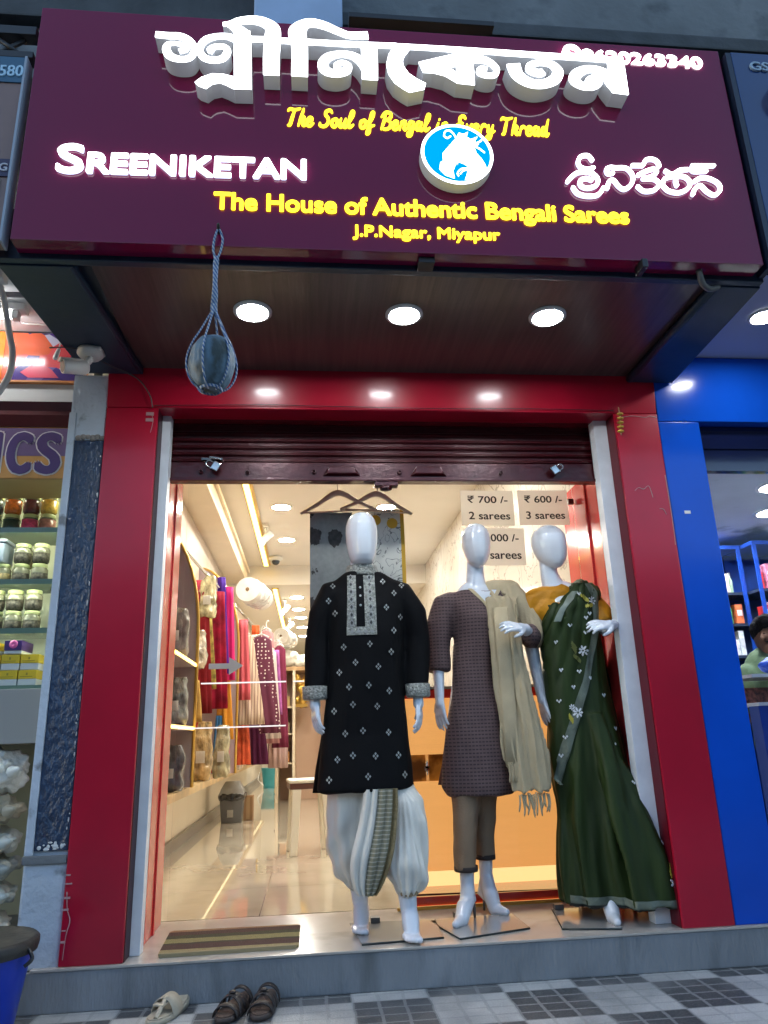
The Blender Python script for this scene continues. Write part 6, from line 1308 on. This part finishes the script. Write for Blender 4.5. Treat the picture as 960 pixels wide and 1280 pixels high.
for z, x, y, rx, ry in ((.352, .690, .338, .052, .061), (.380, .806, .452, .045, .057)): MB().loft(ell_rings([(z - .007, x, rx, y, ry), (z, x, rx + .001, y, ry + .001), (z + .014, x, rx + .001, y, ry + .001)], 32, 2.1)).build('trouser_hem', dbr, trw)
base_plate(wo, [(.52, .355), (.592, .04), (.905, .14), (.90, .40)])

# ---- woman in dark green saree
sa = thing('mannequin', (1.28, .3, .146), 'white female mannequin in a dark green floral saree and mustard blouse', 'mannequin', MG)
mb = MB(); egg(mb, (1.200, .29, 1.702), .074, .092, .228, R(38))
mb.capsule([(1.192, .308, 1.77), (1.195, .31, 1.68), (1.215, .315, 1.60), (1.235, .318, 1.55)], (.043, .045, .060, .10), 18, .9)
mb.capsule([(1.245, .31, 1.54), (1.25, .31, 1.3), (1.26, .31, 1.0), (1.27, .31, .8), (1.28, .30, .55)], (.11, .10, .125, .12, .09), 20, .65); mb.capsule([(1.085, .32, 1.545), (1.24, .315, 1.575), (1.40, .31, 1.545)], (.045, .055, .045), 16)
mb.capsule([(1.085, .325, 1.545), (1.082, .345, 1.33), (1.098, .315, 1.10)], (.044, .034, .024), 14); hand(mb, (1.098, .312, 1.095), (.07, -.16, -1), (.85, .2, 0), -1, .90, .22, .10)
mb.capsule([(1.385, .31, 1.545), (1.428, .235, 1.385), (1.408, .105, 1.392)], (.044, .034, .024), 14); hand(mb, (1.406, .10, 1.393), (-.85, -.30, -.02), (-.2, .6, -.75), 1, .90, .32)
mb.capsule([(1.28, .30, .55), (1.29, .27, .36), (1.285, .235, .27)], (.07, .045, .031), 14); heel_foot(mb, (1.285, .235, .28), (1.262, .085, .160)); mb.capsule([(1.35, .32, .55), (1.38, .34, .28)], (.06, .034), 14)
solid('body', mb, gloss_w, sa, .004, 5)
MB().tube([(1.29, .268, .21), (1.291, .272, .153)], [.008, .005], 8).build('heel_spike', grey_pl, sa)
mus = M('mustard_silk', (.58, .24, .010), .45, spec=.25, bump=(22, .5), var=(7, .35)); mb = MB()
mb.capsule([(1.10, .322, 1.545), (1.075, .335, 1.46), (1.073, .345, 1.38)], (.062, .056, .050), 18); mb.tube([(1.36, .312, 1.58), (1.385, .312, 1.552), (1.420, .270, 1.47), (1.428, .235, 1.415)], (.04, .060, .054, .048), 18); mb.capsule([(1.115, .318, 1.558), (1.24, .312, 1.562), (1.385, .312, 1.560)], (.056, .074, .054), 18); mb.capsule([(1.15, .318, 1.50), (1.24, .312, 1.46), (1.34, .312, 1.50)], (.08, .1, .08), 18)
solid('blouse', mb, mus, sa, .007, 3, wrinkler(.006, 14, 14, 8, 3.0))
grn = M('dark_green_silk', (.021, .036, .009), .5, spec=.22, bump=(7, .12), stretch=(6, 6, .5), var=(2.5, .35)); mb = MB()
def sfold(a, z):
    k = max(0, min(1, (1.05 - z) / .6)); return .065 * k * math.sin(9 * a + 1.2 * math.sin(2.5 * z) + 2) + .026 * k * math.sin(21 * a + z)
mb.loft(ell_rings([(.205, 1.352, .238, .30, .165), (.26, 1.348, .236, .30, .162), (.40, 1.338, .220, .30, .155), (.52, 1.326, .203, .302, .148), (.63, 1.318, .186, .305, .14), (.80, 1.297, .176, .305, .132), (.98, 1.280, .163, .305, .128), (1.16, 1.268, .150, .305, .118), (1.35, 1.262, .146, .298, .115), (1.45, 1.262, .148, .296, .116), (1.52, 1.275, .140, .30, .108)], 72, 2.15, sfold))
mb.capsule([(1.20, .245, 1.44), (1.27, .235, 1.51), (1.32, .262, 1.575), (1.345, .315, 1.605)], (.05, .062, .062, .052), 18, .8); mb.capsule([(1.30, .27, 1.585), (1.385, .30, 1.582)], (.042, .042), 14); mb.capsule([(1.29, .24, 1.5), (1.385, .27, 1.565), (1.40, .33, 1.59)], (.06, .05, .045), 16); mb.capsule([(1.36, .33, 1.6), (1.38, .42, 1.45), (1.42, .44, 1.1), (1.45, .44, .8)], (.05, .06, .08, .08), 14, .5)
mb.loft(ell_rings([(.215, 1.435, .098, .052, .030), (.40, 1.415, .088, .070, .028), (.60, 1.375, .078, .115, .035), (.80, 1.335, .06, .17, .04), (1.0, 1.30, .04, .19, .03)], 40, 2.1, lambda a, z: .05 * math.sin(6 * a + 3 * z)))
def saree_fold(me):
    wrinkler(.008, 12, 12, 2.0, 5.0)(me)
    nn = [v.normal.copy() for v in me.vertices]
    for v, n in zip(me.vertices, nn):
        p = v.co; t_ = (p.x - 1.29) / (1.55 - p.z); k = max(0, min(1, (1.08 - p.z) * 3))
        d = k * (.0075 * math.sin(44 * t_ + 2.5 * noise.noise(p * 3)) + .0035 * math.sin(97 * t_ + 2 * noise.noise(p * 5)))
        t2 = (p.x - 1.40) / (1.95 - p.z); k2 = max(0, min(1, (p.z - 1.0) * 4))
        d += k2 * (.0045 * math.sin(70 * t2 + 2 * noise.noise(p * 4)) + .002 * math.sin(150 * t2))
        v.co = p + n * d
    me.update()
sr = solid('saree', mb, grn, sa, .006, 3, saree_fold); bs_ = bvh_of(sr)
# pallu: an over-layer with silver border running from the shoulder down across the front
bord = [(1.615, 1.375), (1.55, 1.398), (1.46, 1.395), (1.37, 1.375), (1.26, 1.332), (1.15, 1.300), (1.06, 1.260), (.97, 1.226), (.87, 1.188), (.77, 1.155), (.70, 1.135)]
left = [(1.615, 1.305), (1.55, 1.235), (1.46, 1.165), (1.37, 1.128), (1.26, 1.122), (1.15, 1.128), (1.06, 1.128), (.97, 1.126), (.87, 1.128), (.77, 1.126), (.70, 1.124)]
ZZ = [.70 + (1.612 - .70) * i / 44 for i in range(45)]
m = MB(); skin_grid(m, bs_, [(z, interp(left, z)[0], interp(bord, z)[0]) for z in ZZ], 18, .010, .008); pal = m.build('pallu', grn, sr); bpl = bvh_of(pal)
sil = M('silver_border', (.125, .15, .115), .45, metal=.2, bump=(60, .3), var=(14, .3))
m = MB(); skin_grid(m, bpl, [(z, interp(bord, z)[0] - .040 - .004 * math.sin(9 * z), interp(bord, z)[0] - .002) for z in ZZ], 5, .003, .003); m.build('pallu_border', sil, pal)
m = MB(); skin_grid(m, bpl, [(z, interp(left, z)[0] + .006, interp(left, z)[0] + .036) for z in ZZ if 1.42 < z < 1.58], 4, .003, .003); m.build('neck_border', M('sheer_edge', (.20, .24, .20), .45, var=(12, .3)), pal)
m = MB(); skin_grid(m, bs_, [(.208 + .0075 * i, 1.125, 1.585) for i in range(6)], 60, .004, .003); m.build('hem_border', sil, sr)
dk = M('dark_hem_edge', (.006, .008, .006), .6); m = MB(); skin_grid(m, bs_, [(.206 + .005 * i, 1.122, 1.588) for i in range(3)], 60, .0055, .004); m.build('hem_edge', dk, sr)
wf = M('white_embroidery', (.66, .68, .70), .5); lf = M('yellow_embroidery', (.42, .36, .04), .5); lg = M('olive_embroidery', (.10, .11, .02), .6)
def petals(mb, bv, x, z, r_, n=7):
    for k in range(n):
        a = 2 * math.pi * k / n
        for q, w_ in ((.42, .22), (.75, .30), (1.0, .24)): diamond(mb, bv, x + q * r_ * math.cos(a), z + q * r_ * math.sin(a), r_ * w_, r_ * w_, .0055 + .0004 * q, .0008)
def leaf(mb, bv, x, z, L, ang, wd=.3):
    for i in range(5):
        q = (i - 2) / 2; diamond(mb, bv, x + math.cos(ang) * L * .4 * q, z + math.sin(ang) * L * .4 * q, L * wd * (1 - .6 * abs(q)), L * .26, .0065, .001)
both = bvh_of(sr, pal); m = MB(); m2 = MB(); m3 = MB()
for x, z, r_ in ((1.355, 1.525, .017), (1.278, 1.285, .021), (1.222, 1.005, .020), (1.20, 1.03, .012), (1.505, .31, .020), (1.525, .37, .010)): petals(m, both, x, z, r_)
for x, z, L, a in ((1.315, 1.535, .05, 2.5), (1.335, 1.50, .04, .3), (1.235, 1.30, .05, 1.8), (1.245, 1.25, .045, 2.4), (1.495, .36, .05, 1.4), (1.53, .28, .035, .6), (1.19, .98, .04, 1.9)): leaf(m2 if rg4.random() < .5 else m3, both, x, z, L, a)
for x, z in ((1.29, 1.555), (1.31, 1.44), (1.30, 1.37), (1.225, 1.405), (1.25, 1.19), (1.30, 1.16), (1.215, 1.12), (1.16, 1.33), (1.17, 1.20), (1.15, 1.06), (1.16, .90), (1.14, .82), (1.36, 1.08), (1.40, .93), (1.42, .70), (1.47, .55), (1.49, .46), (1.38, .86), (1.33, 1.46)):
    for dx, dz in ((-.006, .003), (.006, .003), (0, -.004)): diamond(m, both, x + dx, z + dz, .005, .006, .006, .001)
m.build('daisy_embroidery', wf, sr); m2.build('leaf_embroidery', lf, sr); m3.build('leaf_embroidery', lg, sr)
base_plate(sa, [(1.10, .445), (1.03, .092), (1.26, .042), (1.42, .42)])
